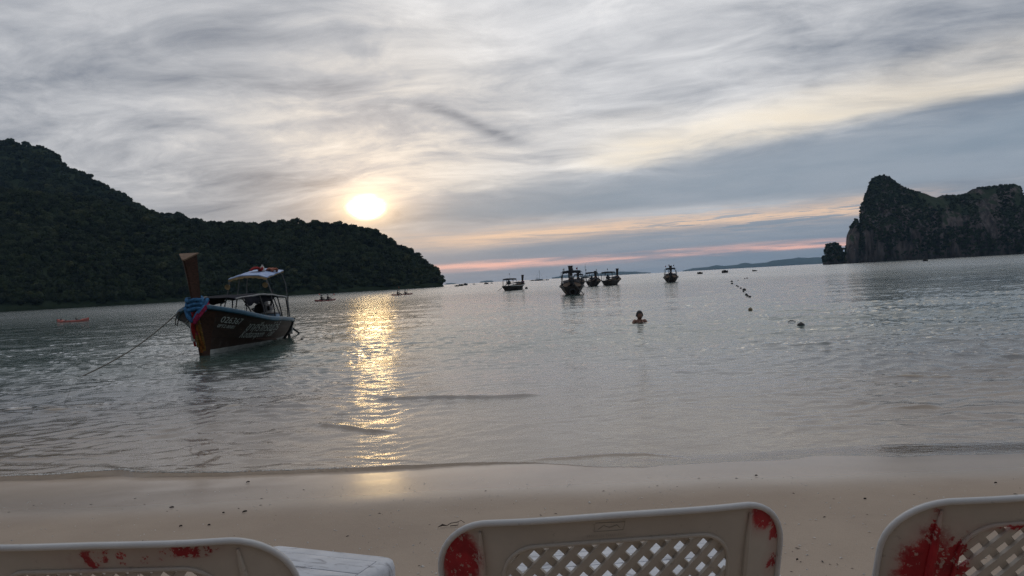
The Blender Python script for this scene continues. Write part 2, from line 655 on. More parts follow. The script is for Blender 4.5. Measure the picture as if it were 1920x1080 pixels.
def make_sea():
    rows = np.concatenate([np.linspace(4.7, 8, 150)[:-1], np.geomspace(8, 46, 390)[:-1], np.geomspace(46, 220, 300)[:-1], np.geomspace(220, 10100, 80)])
    nc = 820
    t = np.linspace(-1, 1, nc)
    Y = np.repeat(rows[:, None], nc, 1)
    half = 0.86 * rows + 2.2
    half = np.where(rows > 60, 0.86 * rows + 2.2 + (rows - 60) * 0.25, half)
    X = t[None, :] * half[:, None]
    Z = wave_height(X, Y)
    cs = [
        (gp([(690, 752), (760, 751), (860, 749), (940, 747), (1030, 742)]), 0.034, 0.085),
        (gp([(570, 797), (630, 802), (700, 809), (755, 813)]), 0.028, 0.075),
        (gp([(960, 866), (1060, 860), (1130, 854), (1210, 853), (1290, 863), (1400, 871)]), 0.014, 0.032),
        (gp([(640, 858), (720, 863), (830, 866)]), 0.008, 0.03),
        (gp([(1550, 858), (1650, 852), (1760, 845), (1850, 838)]), 0.008, 0.04),
        (gp([(1480, 726), (1520, 726)]), 0.02, 0.08),
        (gp([(1610, 767), (1700, 766), (1800, 765)]), 0.030, 0.14),
        (gp([(1620, 708), (1700, 706), (1760, 704)]), 0.030, 0.14),
        (gp([(340, 808), (380, 808), (430, 806)]), 0.03, 0.2),
        (gp([(-60, 868), (120, 858), (260, 850)]), 0.012, 0.05),
    ]
    for pts, a, w in cs:
        Z = Z + crest(X, Y, pts, a, w)
    # rings spreading from the swimmer and the floats near him
    for (qx, qy, am) in ((1199.5, 606, 0.012), (1502, 613, 0.006), (1407, 582, 0.005)):
        q = on_level(qx, qy)
        rr = np.hypot(X - q.x, Y - q.y)
        Z = Z + am * np.cos(2 * np.pi * rr / 0.42) * np.exp(-rr / 0.55) * sstep(rr, 0.12, 0.3)
    # the thin swash sheet: a rounded lip lying on the wet sand
    lip = lip_y(X)
    sz = sand_z(X, Y)
    run = sstep(Y - lip, 0.0, 0.30)
    Z = np.maximum(Z, np.where(Y > lip, sz + 0.006 * run, -9.0))
    Z = np.where(Y <= lip, sz - 0.05, Z)
    verts = np.stack([X.ravel(), Y.ravel(), Z.ravel()], 1)
    m, N, out = material('sea_water')
    p = N.pos()
    x, y, z = N.sep(p)
    rng_ = N.math('SQRT', x * x + y * y)
    # ripples too small for the mesh, plus the larger ones beyond the fine mesh
    w1 = N.noise(N.vec(x * 0.55, y * 1.0, 0.0), 13.0, 4, 0.6, 0.4)
    w2 = N.noise(N.vec(x * 0.50, y * 1.0, 3.0), 3.2, 4, 0.6, 0.3)
    w3 = N.noise(N.vec(x * 0.42, y * 1.0, 7.0), 0.75, 3, 0.55, 0.2)
    gust = N.noise(N.vec(x * 0.05, y * 0.02, 0.0), 1.0, 3, 0.5)
    far = N.smooth(rng_, 25.0, 90.0)
    near = N.smooth(y, 6.0, 11.0, 0.6, 1.0)
    h = w1 * 0.010 * near + w2 * far * 0.055 + w3 * far * 0.16
    bn = N.new('ShaderNodeBump')
    bn.inputs['Distance'].default_value = 1.0
    N.put(bn.inputs['Strength'], N.smooth(gust, 0.30, 0.70, 0.55, 1.0))
    N.put(bn.inputs['Height'], h)
    fr = N.new('ShaderNodeFresnel')
    fr.inputs['IOR'].default_value = 1.35
    N.put(fr.inputs['Normal'], bn.outputs[0])
    gl = N.new('ShaderNodeBsdfGlossy')
    gl.inputs['Color'].default_value = (1, 1, 1, 1)
    N.put(gl.inputs['Roughness'], N.smooth(rng_, 8.0, 160.0, 0.04, 0.16))
    N.put(gl.inputs['Normal'], bn.outputs[0])
    body = N.new('ShaderNodeBsdfDiffuse')
    N.put(body.inputs['Color'], N.mix(N.smooth(y, 7.0, 20.0), (0.17, 0.16, 0.14), (0.056, 0.098, 0.085)))
    tr = N.new('ShaderNodeBsdfTransparent')
    tr.inputs['Color'].default_value = (0.98, 0.97, 0.94, 1)
    dpt = N.smooth(y, 8.5, 18.0)
    mb = N.new('ShaderNodeMixShader')
    N.put(mb.inputs[0], dpt)
    N.t.links.new(tr.outputs[0], mb.inputs[1])
    N.t.links.new(body.outputs[0], mb.inputs[2])
    ms = N.new('ShaderNodeMixShader')
    N.put(ms.inputs[0], fr.outputs[0])
    N.t.links.new(mb.outputs[0], ms.inputs[1])
    N.t.links.new(gl.outputs[0], ms.inputs[2])
    N.t.links.new(ms.outputs[0], out.inputs['Surface'])
    fc = grid_faces(len(rows), nc)
    keep = ~(np.all((Y <= lip).ravel()[fc], axis=1))
    me = np_mesh('sea', verts, fc[keep], m)
    o = bpy.data.objects.new('sea', me)
    COL.objects.link(o)
    tag(o, 'calm grey green sea with small ripples reflecting the sunset', kind='structure')
    return o


def lip_y(x):
    x = np.asarray(x, dtype=float)
    pts = gp([(-400, 925), (-120, 908), (0, 893), (90, 890), (180, 884), (225, 881), (260, 886), (400, 886), (560, 882), (700, 876), (800, 872),
              (900, 868), (1000, 868), (1060, 874), (1130, 883), (1200, 885), (1300, 883), (1420, 872), (1560, 868), (1700, 872), (1800, 872), (1920, 868), (2300, 850)])
    a = np.array(pts)
    return np.interp(x, a[:, 0], a[:, 1]) + 0.02 * value_noise(x * 4, x * 0 + 1.5, 77) + 0.008 * value_noise(x * 14, x * 0 + 2.5, 78)


make_beach()
make_sea()

# ------------------------------------------------------------------ hills and islands
def hill_material(name, rocky=0.15):
    m, N, out = material(name)
    b = N.new('ShaderNodeBsdfPrincipled')
    p = N.pos()
    x, y, z = N.sep(p)
    geo = N.new('ShaderNodeNewGeometry')
    nx, ny, nz = N.sep(S(N, geo.outputs['Normal']))
    fl = N.noise(N.vec(x * 0.16, y * 0.16, z * 0.030), 1.0, 5, 0.65)
    bl = N.noise(N.vec(x * 0.05, y * 0.05, z * 0.04), 1.0, 4, 0.6)
    rock = N.mix(N.smooth(fl, 0.35, 0.65), (0.038, 0.032, 0.031), (0.145, 0.115, 0.104))
    rock = N.mix(N.smooth(N.noise(N.vec(x * 0.5, y * 0.5, z * 0.07), 1.0, 3, 0.6), 0.55, 0.7) * 0.6, rock, (0.20, 0.18, 0.17))
    green = N.mix(N.noise(p, 0.3, 3, 0.6), (0.022, 0.032, 0.018), (0.050, 0.066, 0.034))
    f = N.smooth(bl + N.smooth(nz, 0.15, 0.75) * 0.35, 0.50 + rocky, 0.38 + rocky)
    N.put(b.inputs['Base Color'], N.mix(f, green, rock))
    b.inputs['Roughness'].default_value = 0.95
    b.inputs['Specular IOR Level'].default_value = 0.15
    N.t.links.new(b.outputs[0], out.inputs['Surface'])
    return m


def ridge_hill(name, ridge, dist, depth, mat, label, nu=220, nv=44, power=0.8, rough=3.0, foot=4.0, seed=0, back=1.0, flute=0.0, nback=14):
    """a solid landform. ridge: pixel outline of its top; dist(px): range of its shore; depth(z): run from shore to ridge.
    Returns the object and the grid used for planting."""
    rx = np.array([p[0] for p in ridge], float)
    ry = np.array([p[1] for p in ridge], float)
    us = np.linspace(rx[0], rx[-1], nu)
    tops = np.interp(us, rx, ry)
    P = np.zeros((nu, nv + nback, 3))
    for i, (px, py) in enumerate(zip(us, tops)):
        d0 = dist(px)
        base = at_range(px, 540, d0)
        # real height: seen over the run to the ridge
        zr = max(0.2, at_range(px, py, d0).z)
        for _ in range(3):
            dr = d0 + depth(zr)
            zr = max(0.2, at_range(px, py, dr).z)
        hd = Vector((base.x, base.y)).normalized()
        k = Vector((base.x, base.y)).length / base.y
        for j in range(nv):
            v = j / (nv - 1)
            dd = (d0 + depth(zr) * v) * k
            zz = (zr * (v ** power)) if j else -1.5
            zz = max(zz, min(foot, zr) * min(1.0, v * nv / 2.0)) if j else zz
            P[i, j] = (hd.x * dd, hd.y * dd, zz)
        for j in range(nback):
            v = (j + 1) / nback
            dd = (d0 + depth(zr) * (1 + back * v)) * k
            zz = zr * (1 - v ** 1.5) - 2.0 * v
            P[i, nv + j] = (hd.x * dd, hd.y * dd, zz)
    X, Y, Z = P[..., 0], P[..., 1], P[..., 2]
    vv = np.concatenate([np.linspace(0, 1, nv), 1 - np.linspace(0.05, 1, nback)])[None, :]
    env = np.sin(np.clip(vv, 0, 1) * math.pi) ** 0.7
    n = fbm(X * 0.030, Y * 0.030, 4, seed)
    Z = Z + rough * n * env * np.clip(Z / 12, 0, 1)
    push = rough * 1.4 * fbm(X * 0.04 + 5, Z * 0.05, 4, seed + 9) * env
    if flute:
        push = push + flute * fbm(X * 0.14, Z * 0.02, 4, seed + 31) * np.clip(Z / 6, 0, 1) * np.clip(1.2 - vv, 0, 1)
    Y = Y + push
    P = np.stack([X, Y, Z], -1)
    nn = P.shape[1]
    me = np_mesh(name, P.reshape(-1, 3), grid_faces(nu, nn), mat)
    bm = bmesh.new()
    bm.from_mesh(me)
    # close the ends
    bound = [e for e in bm.edges if e.is_boundary]
    bmesh.ops.holes_fill(bm, edges=bound, sides=0)
    bmesh.ops.recalc_face_normals(bm, faces=bm.faces)
    bm.to_mesh(me)
    bm.free()
    o = bpy.data.objects.new(name, me)
    COL.objects.link(o)
    tag(o, label, kind='structure')
    return o, P


def leaf_material(name, dark, light):
    m, N, out = material(name)
    b = N.new('ShaderNodeBsdfPrincipled')
    oi = N.new('ShaderNodeObjectInfo')
    rnd = S(N, oi.outputs['Random'])
    p = N.pos()
    n = N.noise(p, 0.9, 3, 0.6)
    patch = N.noise(p, 0.035, 3, 0.55)
    c = N.mix(N.smooth(rnd * 0.45 + n * 0.45 + patch * 0.6, 0.40, 1.0), dark, light)
    c = N.mix(N.smooth(rnd, 0.90, 1.0) * 0.5, c, (0.085, 0.080, 0.030))
    N.put(b.inputs['Base Color'], c)
    b.inputs['Roughness'].default_value = 0.75
    b.inputs['Specular IOR Level'].default_value = 0.2
    N.t.links.new(b.outputs[0], out.inputs['Surface'])
    return m


LEAF = leaf_material('forest_leaf', (0.007, 0.012, 0.006), (0.038, 0.052, 0.022))
BARK = simple('forest_bark', (0.09, 0.07, 0.055), 0.9)


def crown_geometry(seed, rx=1.0, rz=0.8, n=380, leaf=0.24, lobes=7):
    """leaf clumps spread through a lumpy crown of unit radius; a dim inner core closes it"""
    rg = np.random.default_rng(seed)
    L = []
    for k in range(lobes):
        a = rg.uniform(0, 6.28)
        q = rg.uniform(0.25, 0.62)
        L.append((q * math.cos(a) * rx, q * math.sin(a) * rx, rg.uniform(-0.25, 0.55) * rz, rg.uniform(0.32, 0.55)))
    L.append((0, 0, 0.25 * rz, 0.6))
    V, F = [], []
    for k in range(n):
        c = L[rg.integers(len(L))]
        d = rg.normal(size=3)
        d /= np.linalg.norm(d)
        d[2] = abs(d[2]) if rg.random() < 0.6 else d[2]
        pos = np.array(c[:3]) + d * c[3] * rg.uniform(0.72, 1.08) * np.array([1, 1, 0.8])
        nrm = d + rg.normal(size=3) * 0.55
        nrm /= np.linalg.norm(nrm)
        a = np.cross(nrm, rg.normal(size=3))
        a /= np.linalg.norm(a)
        b = np.cross(nrm, a)
        s = leaf * rg.uniform(0.55, 1.25)
        o = len(V)
        V += [pos + a * s * 0.5 + b * s * 0.1, pos + b * s * 0.42 - nrm * s * 0.12, pos - a * s * 0.5 - b * s * 0.08, pos - b * s * 0.42 - nrm * s * 0.12]
        F.append((o, o + 1, o + 2, o + 3))
    # inner cores
    for c in L:
        bm = bmesh.new()
        bmesh.ops.create_icosphere(bm, subdivisions=1, radius=c[3] * 0.80)
        o = len(V)
        for v in bm.verts:
            V.append(np.array(v.co) * np.array([1, 1, 0.8]) + np.array(c[:3]))
        for f in bm.faces:
            F.append(tuple(v.index + o for v in f.verts))
        bm.free()
    return V, F


def proto_trees():
    c = bpy.data.collections.new('forest_tree_kinds')     # kept out of the scene, only instanced
    for k in range(6):
        rz = (0.75, 0.9, 0.65, 1.1, 0.8, 1.25)[k]
        V, F = crown_geometry(100 + k, 1.0, rz, 420, 0.30, (7, 6, 8, 6, 9, 5)[k])
        mb = MB()
        mb.add(V, F)
        mb.tube([(0, 0, -1.6), (0.03, 0.02, -0.9), (0, 0, 0)], [0.09, 0.07, 0.04], 6)
        me = bpy.data.meshes.new('forest_tree_kind')
        me.from_pydata(mb.v, [], mb.f)
        me.materials.append(LEAF)
        c.objects.link(bpy.data.objects.new('forest_tree_kind', me))
    return c


TREES = proto_trees()


def forest(name, pts, scales, label):
    """instances tree kinds on planted points; nobody could count the crowns of this far wood"""
    n = len(pts)
    me = bpy.data.meshes.new(name)
    me.vertices.add(n)
    me.vertices.foreach_set('co', np.asarray(pts, np.float32).ravel())
    a = me.attributes.new('size', 'FLOAT_VECTOR', 'POINT')
    a.data.foreach_set('vector', np.asarray(scales, np.float32).ravel())
    a = me.attributes.new('turn', 'FLOAT_VECTOR', 'POINT')
    rot = np.zeros((n, 3), np.float32)
    rot[:, 2] = RNG.uniform(0, 6.28, n)
    rot[:, 0] = RNG.normal(0, 0.12, n)
    rot[:, 1] = RNG.normal(0, 0.12, n)
    a.data.foreach_set('vector', rot.ravel())
    a = me.attributes.new('which', 'INT', 'POINT')
    a.data.foreach_set('value', RNG.integers(0, 6, n).astype(np.int32))
    o = bpy.data.objects.new(name, me)
    COL.objects.link(o)
    ng = bpy.data.node_groups.new(name + '_planting', 'GeometryNodeTree')
    ng.interface.new_socket('Geometry', in_out='INPUT', socket_type='NodeSocketGeometry')
    ng.interface.new_socket('Geometry', in_out='OUTPUT', socket_type='NodeSocketGeometry')
    gi, go = ng.nodes.new('NodeGroupInput'), ng.nodes.new('NodeGroupOutput')
    iop = ng.nodes.new('GeometryNodeInstanceOnPoints')
    ci = ng.nodes.new('GeometryNodeCollectionInfo')
    ci.inputs['Collection'].default_value = TREES
    ci.inputs['Separate Children'].default_value = True
    ci.inputs['Reset Children'].default_value = True
    def named(nm, tp):
        x = ng.nodes.new('GeometryNodeInputNamedAttribute')
        x.data_type = tp
        x.inputs['Name'].default_value = nm
        return x.outputs['Attribute']
    e2r = ng.nodes.new('FunctionNodeEulerToRotation')
    ng.links.new(named('turn', 'FLOAT_VECTOR'), e2r.inputs[0])
    ng.links.new(gi.outputs[0], iop.inputs['Points'])
    ng.links.new(ci.outputs[0], iop.inputs['Instance'])
    iop.inputs['Pick Instance'].default_value = True
    ng.links.new(named('which', 'INT'), iop.inputs['Instance Index'])
    ng.links.new(e2r.outputs[0], iop.inputs['Rotation'])
    ng.links.new(named('size', 'FLOAT_VECTOR'), iop.inputs['Scale'])
    ng.links.new(iop.outputs[0], go.inputs[0])
    md = o.modifiers.new('planting', 'NODES')
    md.node_group = ng
    tag(o, label, kind='stuff')
    return o


def plant(P, n, size, zmin=2.5, front=None, mask=None, seed=0, sink=0.25, ridge_boost=0):
    """scatter points over a hill grid with even ground density"""
    rg = np.random.default_rng(seed)
    nu, nv = P.shape[:2]
    front = front or nv
    A = P[:-1, :front - 1]
    B = P[1:, :front - 1]
    C = P[:-1, 1:front]
    area = np.linalg.norm(np.cross(B - A, C - A), axis=2)
    area = np.minimum(area, np.percentile(area, 98))
    pr = (area / area.sum()).ravel()
    idx = rg.choice(len(pr), n, p=pr)
    i, j = np.unravel_index(idx, area.shape)
    a, b = rg.random(n), rg.random(n)
    p = (P[i, j] * ((1 - a) * (1 - b))[:, None] + P[i + 1, j] * (a * (1 - b))[:, None] + P[i, j + 1] * ((1 - a) * b)[:, None] + P[i + 1, j + 1] * (a * b)[:, None])
    ok = p[:, 2] > zmin
    if mask is not None:
        ok &= ~mask(p)
    p = p[ok]
    m = len(p)
    s = size * np.exp(rg.normal(-0.03, 0.38, m))
    s = np.clip(s, size * 0.45, size * 2.0)
    sc = np.stack([s, s, s * rg.uniform(0.8, 1.25, m)], 1)
    p[:, 2] += s * (0.55 - sink)
    return p, sc


HILL = hill_material('wooded_hill', -0.12)
CLIFF = hill_material('limestone_cliff', 0.36)

near_ridge = [(-520, 330), (-300, 340), (-120, 352), (0, 360), (150, 372), (250, 396), (330, 416), (380, 422), (470, 424), (560, 421), (640, 423),
              (680, 431), (720, 446), (755, 466), (780, 481), (800, 495), (815, 508), (826, 524), (832, 536)]
near_hill, NP = ridge_hill('wooded_headland', near_ridge, lambda px: 385 + 135 * np.clip(px / 833, -0.3, 1), lambda z: 14 + 1.15 * z, HILL,
                           'dark wooded headland running out to a point left of centre', 260, 46, 0.85, 4.0, 3.0, 3)
far_ridge = [(-560, 210), (-300, 232), (-120, 255), (0, 262), (50, 270), (100, 279), (128, 300), (140, 316), (180, 333), (240, 371), (290, 399), (310, 402), (345, 404), (362, 414), (372, 440), (380, 470)]
far_hill, FP = ridge_hill('wooded_mountain', far_ridge, lambda px: 620 + 0 * px, lambda z: 30 + 0.75 * z, HILL,
                          'higher wooded mountain with a rocky shoulder behind the headland', 200, 46, 0.75, 5.0, 6.0, 8)

p1, s1 = plant(NP, 15000, 2.2, 2.2, 46 + 4, seed=1)
forest('headland_wood', p1, s1, 'dense dark green wood covering the near headland')
p2, s2 = plant(FP, 11000, 2.7, 20, 46 + 4, seed=2, mask=None)
forest('mountain_wood', p2, s2, 'dark wood on the higher mountain at the left edge')

isle = [(1586, 491), (1589, 470), (1591, 446), (1596, 434), (1601, 426), (1606, 416), (1610, 410), (1613, 412), (1617, 432), (1619, 430), (1620, 400), (1623, 386), (1630, 368), (1637, 356), (1640, 344), (1645, 336),
        (1655, 329), (1666, 328), (1677, 331), (1692, 343), (1708, 352), (1726, 359), (1744, 362), (1754, 367), (1764, 370), (1774, 366), (1800, 366), (1820, 362), (1832, 354), (1850, 351), (1880, 348), (1912, 344), (1922, 349), (1927, 370), (1932, 386), (1985, 394), (2060, 380), (2200, 400), (2350, 450), (2380, 470)]
karst, KP = ridge_hill('limestone_island', isle, lambda px: 830 - 60 * np.clip((px - 1590) / 400, 0, 1), lambda z: 8 + 0.42 * z, CLIFF,
                       'tall dark limestone island with sheer cliffs at the right', 420, 60, 0.52, 3.0, 5.0, 14, back=1.6, flute=9.0)
stack = [(1545, 494), (1547, 484), (1551, 478), (1553, 466), (1556, 460), (1562, 456), (1568, 456), (1575, 459), (1581, 466), (1585, 474), (1584, 480), (1588, 486), (1592, 491)]
stk, TP = ridge_hill('sea_stack', stack, lambda px: 842 + 0 * px, lambda z: 6 + 0.4 * z, CLIFF,
                     'small rounded rock stack off the foot of the limestone island', 70, 30, 0.5, 1.2, 2.0, 19, back=1.2, flute=1.5)


def bare(p):
    """sheer faces where the pale rock shows"""
    q = p[:, 0] / p[:, 1]
    z = p[:, 2]
    def spot(px, w, z0, z1):
        c = (px - 960) / FPX
        return (np.abs(q - c - 0.0555 * 0.0) < w / FPX) & (z > z0) & (z < z1)
    m = spot(1602, 12, 0, 40) | spot(1634, 9, 4, 36) | spot(1652, 7, 0, 22) | spot(1640, 22, 0, 9)
    m |= spot(1790, 20, 34, 52) | spot(1866, 11, 52, 74) | spot(1914, 5, 50, 90) | spot(1720, 10, 22, 34) | spot(1700, 14, 10, 22)
    n = fbm(p[:, 0] * 0.05, z * 0.03, 3, 60)
    return m | (n > 0.24)


p3, s3 = plant(KP, 11000, 1.35, 3.0, 60 + 4, mask=bare, seed=3, sink=0.65)
forest('island_scrub', p3, s3, 'dark scrub clinging to the limestone island')
p4, s4 = plant(TP, 300, 1.7, 3.0, 30 + 4, seed=4, sink=0.5)
forest('stack_scrub', p4, s4, 'dark scrub capping the small rock stack')


# unseen trees, added behind the viewer to cut light on surfaces facing back
rgb = np.random.default_rng(77)
nb = 420
bx_ = rgb.uniform(-60, 60, nb)
by_ = -13 - 16 * rgb.random(nb)
bs_ = rgb.uniform(1.5, 3.2, nb)
bz_ = 1.6 + 7.0 * rgb.random(nb)
forest('unseen_shade_trees', np.stack([bx_, by_, bz_], 1), np.stack([bs_, bs_, bs_], 1), 'added unseen tree belt behind the viewer, dimming light from that side')


# the lone flat-topped tree leaning out near the tip of the headland
def lone_tree(px, py, dist, label):
    p = at_range(px, py, dist)
    r = empty('headland_tree', (p.x, p.y, p.z - 6.5), 0)
    tag(r, label, 'tree')
    MB().tube([(0, 0, 0), (0.4, 0, 2.6), (0.2, 0, 4.6), (0.9, 0, 6.0)], [0.30, 0.22, 0.16, 0.08], 7).build('trunk', BARK, r)
    for q in ((2.2, 0.4, 6.3), (-1.4, -0.5, 6.4), (0.4, 1.4, 6.6)):
        MB().tube([(0.2, 0, 4.5), (q[0] * 0.5, q[1] * 0.5, 5.6), q], [0.12, 0.08, 0.04], 6).build('limb', BARK, r)
    V, F = crown_geometry(555, 1.3, 0.35, 420, 0.22, 8)
    MB().add([(0.4 + v[0] * 2.4, v[1] * 2.2, 6.5 + v[2] * 1.5) for v in V], F).build('crown', LEAF, r, smooth=False)


lone_tree(786, 481, 545, 'lone flat-topped tree standing out on the headland ridge near its point')


def far_coast(name, ridge, dist, label, seed):
    m = FARM
    o, P = ridge_hill(name, ridge, lambda px: dist + 0 * px, lambda z: 120 + 2.0 * z, m, label, 160, 12, 0.8, 0.0, 1.0, seed, nback=4)
    return o


FARM = simple('far_wooded_coast', (0.045, 0.060, 0.040), 0.95, 0.3, 0.01)
far_coast('far_hills', [(1282, 507.4), (1300, 502.9), (1330, 500.4), (1345, 496.9), (1360, 498.4), (1385, 496.4), (1392, 493.4), (1402, 492.4), (1412, 494.4), (1440, 491.9), (1452, 488.4), (1470, 486.4), (1490, 484.4), (1500, 482.4), (1518, 483.4), (1535, 481.9), (1555, 483.4), (1600, 481.4), (1640, 477.4)], 8900,
          'long blue range of hills on the horizon beside the island', 31)
far_coast('far_headland', [(1036, 520.4), (1048, 518.4), (1056, 515.9), (1066, 515.4), (1080, 518.4), (1100, 516.4), (1120, 512.4), (1150, 511.4), (1163, 508.9), (1180, 509.4), (1192, 508.9), (1200, 509.9), (1222, 510.9)], 8600,
          'low blue headland on the horizon behind the moored boats', 33)
far_coast('far_islet', [(900, 528.5), (906, 527.0), (914, 526.0), (922, 526.0), (926, 527.2)], 8000, 'low blue islet on the horizon left of the leftmost far boat', 35)
far_coast('far_shore', [(834, 533.0), (838, 531.0), (846, 530.4), (856, 531.4)], 8300, 'faint blue shore on the horizon off the headland point', 37)


def make_haze():
    m, N, out = material('haze_air')
    v = N.new('ShaderNodeVolumePrincipled')
    v.inputs['Color'].default_value = (0.42, 0.70, 1.0, 1)
    v.inputs['Density'].default_value = 0.000062
    v.inputs['Anisotropy'].default_value = 0.2
    N.t.links.new(v.outputs[0], out.inputs['Volume'])
    mb = MB()
    x0, x1, y0, y1, z0, z1 = -12800, 12800, -400, 10250, -8.0, 285
    mb.box(((x0 + x1) / 2, (y0 + y1) / 2, (z0 + z1) / 2), (x1 - x0, y1 - y0, z1 - z0))
    o = mb.build('haze', m, smooth=False)
    tag(o, 'thin blue evening haze over the bay', kind='stuff')


make_haze()

# ------------------------------------------------------------------ longtail boats
def wood_material(name, c1, c2, rough=0.75, gloss=0.25):
    m, N, out = material(name)
    b = N.new('ShaderNodeBsdfPrincipled')
    p = N.obj()
    x, y, z = N.sep(p)
    g = N.noise(N.vec(x * 0.8, y * 9.0, z * 9.0), 3.0, 5, 0.65, 0.6)
    st = N.noise(p, 1.6, 4, 0.6)
    col = N.mix(N.smooth(g, 0.35, 0.65), c1, c2)
    col = N.mix(N.smooth(st, 0.5, 0.75) * 0.5, col, tuple(c * 0.55 for c in c1))
    N.put(b.inputs['Base Color'], col)
    N.put(b.inputs['Roughness'], N.lin(g, 0.3, 0.7, rough - 0.1, rough + 0.1))
    b.inputs['Specular IOR Level'].default_value = gloss
    bn = N.new('ShaderNodeBump')
    bn.inputs['Strength'].default_value = 0.4
    bn.inputs['Distance'].default_value = 0.004
    N.put(bn.inputs['Height'], g)
    N.put(b.inputs['Normal'], bn.outputs[0])
    N.t.links.new(b.outputs[0], out.inputs['Surface'])
    return m


def hull_material(name, c1, c2, worn_c=(0.15, 0.112, 0.090)):
    """dark oiled planks at the bow, greyer and sun-worn toward the stern"""
    m, N, out = material(name)
    b = N.new('ShaderNodeBsdfPrincipled')
    p = N.obj()
    x, y, z = N.sep(p)
    g = N.noise(N.vec(x * 0.7, y * 6.0, z * 11.0), 2.6, 5, 0.65, 0.5)
    st = N.noise(p, 1.3, 4, 0.6)
    col = N.mix(N.smooth(g, 0.35, 0.65), c1, c2)
    worn = N.smooth(x + (st - 0.5) * 2.2, 0.4, -2.2) * N.smooth(g, 0.25, 0.7, 0.45, 1.0)
    col = N.mix(worn * 0.8, col, worn_c)
    drip = N.smooth(N.noise(N.vec(x * 6.0, y * 6.0, z * 0.7), 1.0, 3, 0.6), 0.56, 0.7)
    col = N.mix(drip * 0.35, col, (0.16, 0.13, 0.11))
    N.put(b.inputs['Base Color'], col)
    N.put(b.inputs['Roughness'], N.lin(g, 0.3, 0.7, 0.5, 0.75))
    b.inputs['Specular IOR Level'].default_value = 0.3
    bn = N.new('ShaderNodeBump')
    bn.inputs['Strength'].default_value = 0.35
    bn.inputs['Distance'].default_value = 0.004
    N.put(bn.inputs['Height'], g)
    N.put(b.inputs['Normal'], bn.outputs[0])
    N.t.links.new(b.outputs[0], out.inputs['Surface'])
    return m


M_HULL = hull_material('oiled_hull_planks', (0.030, 0.017, 0.012), (0.065, 0.036, 0.025))
M_HULL2 = hull_material('weathered_hull_planks', (0.016, 0.013, 0.012), (0.036, 0.029, 0.025), (0.050, 0.040, 0.036))
M_PROW = wood_material('reddish_prow_wood', (0.040, 0.018, 0.011), (0.085, 0.040, 0.025))
M_PROWTOP = wood_material('bare_end_grain', (0.16, 0.10, 0.065), (0.25, 0.165, 0.11))
M_BLUE = simple('blue_gunwale_paint', (0.035, 0.112, 0.175), 0.5, 0.35, 4, bump=0.1)
M_WHITE = simple('white_hull_paint', (0.52, 0.51, 0.47), 0.55, 0.3, 5, bump=0.1)
M_LETTER = simple('painted_letters', (0.62, 0.63, 0.58), 0.6, 0.2, 12)
M_LETTERB = simple('painted_letters_shade', (0.10, 0.20, 0.40), 0.6, 0.2, 12)
M_TARP = simple('dark_tarpaulin', (0.020, 0.021, 0.030), 0.92, 0.5, 3, bump=0.3, spec=0.08)
M_TARPE = simple('pale_tarpaulin_hem', (0.30, 0.295, 0.29), 0.7, 0.3, 6)
M_ROOF = simple('pale_blue_roof_cloth', (0.42, 0.52, 0.70), 0.6, 0.3, 2.5, bump=0.2, color2=(0.22, 0.32, 0.56))
M_DROOF = simple('dark_roof_cloth', (0.030, 0.030, 0.036), 0.7, 0.4, 3)
M_FRINGE = simple('ochre_roof_edge', (0.32, 0.22, 0.10), 0.7, 0.3, 8)
M_STEEL = simple('galvanised_tube', (0.14, 0.14, 0.14), 0.5, 0.3, 10, metallic=0.3)
M_DARKM = simple('dark_iron', (0.030, 0.030, 0.032), 0.5, 0.5, 8, metallic=0.4)
M_ENG = simple('engine_casing', (0.045, 0.045, 0.05), 0.45, 0.6, 9, metallic=0.3)
M_ENGB = simple('pale_engine_cover', (0.45, 0.46, 0.46), 0.5, 0.3, 9)
M_INNER = wood_material('boat_boards', (0.12, 0.085, 0.06), (0.22, 0.16, 0.12))
M_ROPE = simple('old_rope', (0.16, 0.14, 0.115), 0.95, 0.4, 30, bump=0.5)
M_TYRE = simple('tyre_rubber', (0.018, 0.018, 0.018), 0.7, 0.4, 12, bump=0.3)
M_BLUEBOX = simple('pale_blue_box', (0.22, 0.36, 0.52), 0.5, 0.25, 5)


def cloth(name, c):
    return simple(name, c, 0.85, 0.45, 14, bump=0.4, spec=0.15)


M_CBLUE = cloth('blue_prow_cloth', (0.055, 0.17, 0.33))
M_CPINK = cloth('crimson_prow_cloth', (0.36, 0.032, 0.085))
M_CRED = cloth('red_prow_ribbon', (0.42, 0.030, 0.030))
M_CORG = cloth('orange_prow_ribbon', (0.28, 0.095, 0.025))
M_CYEL = cloth('yellow_prow_ribbon', (0.25, 0.14, 0.04))
M_VEST = cloth('red_life_vest', (0.30, 0.030, 0.028))
M_VESTO = cloth('orange_life_vest', (0.34, 0.13, 0.085))


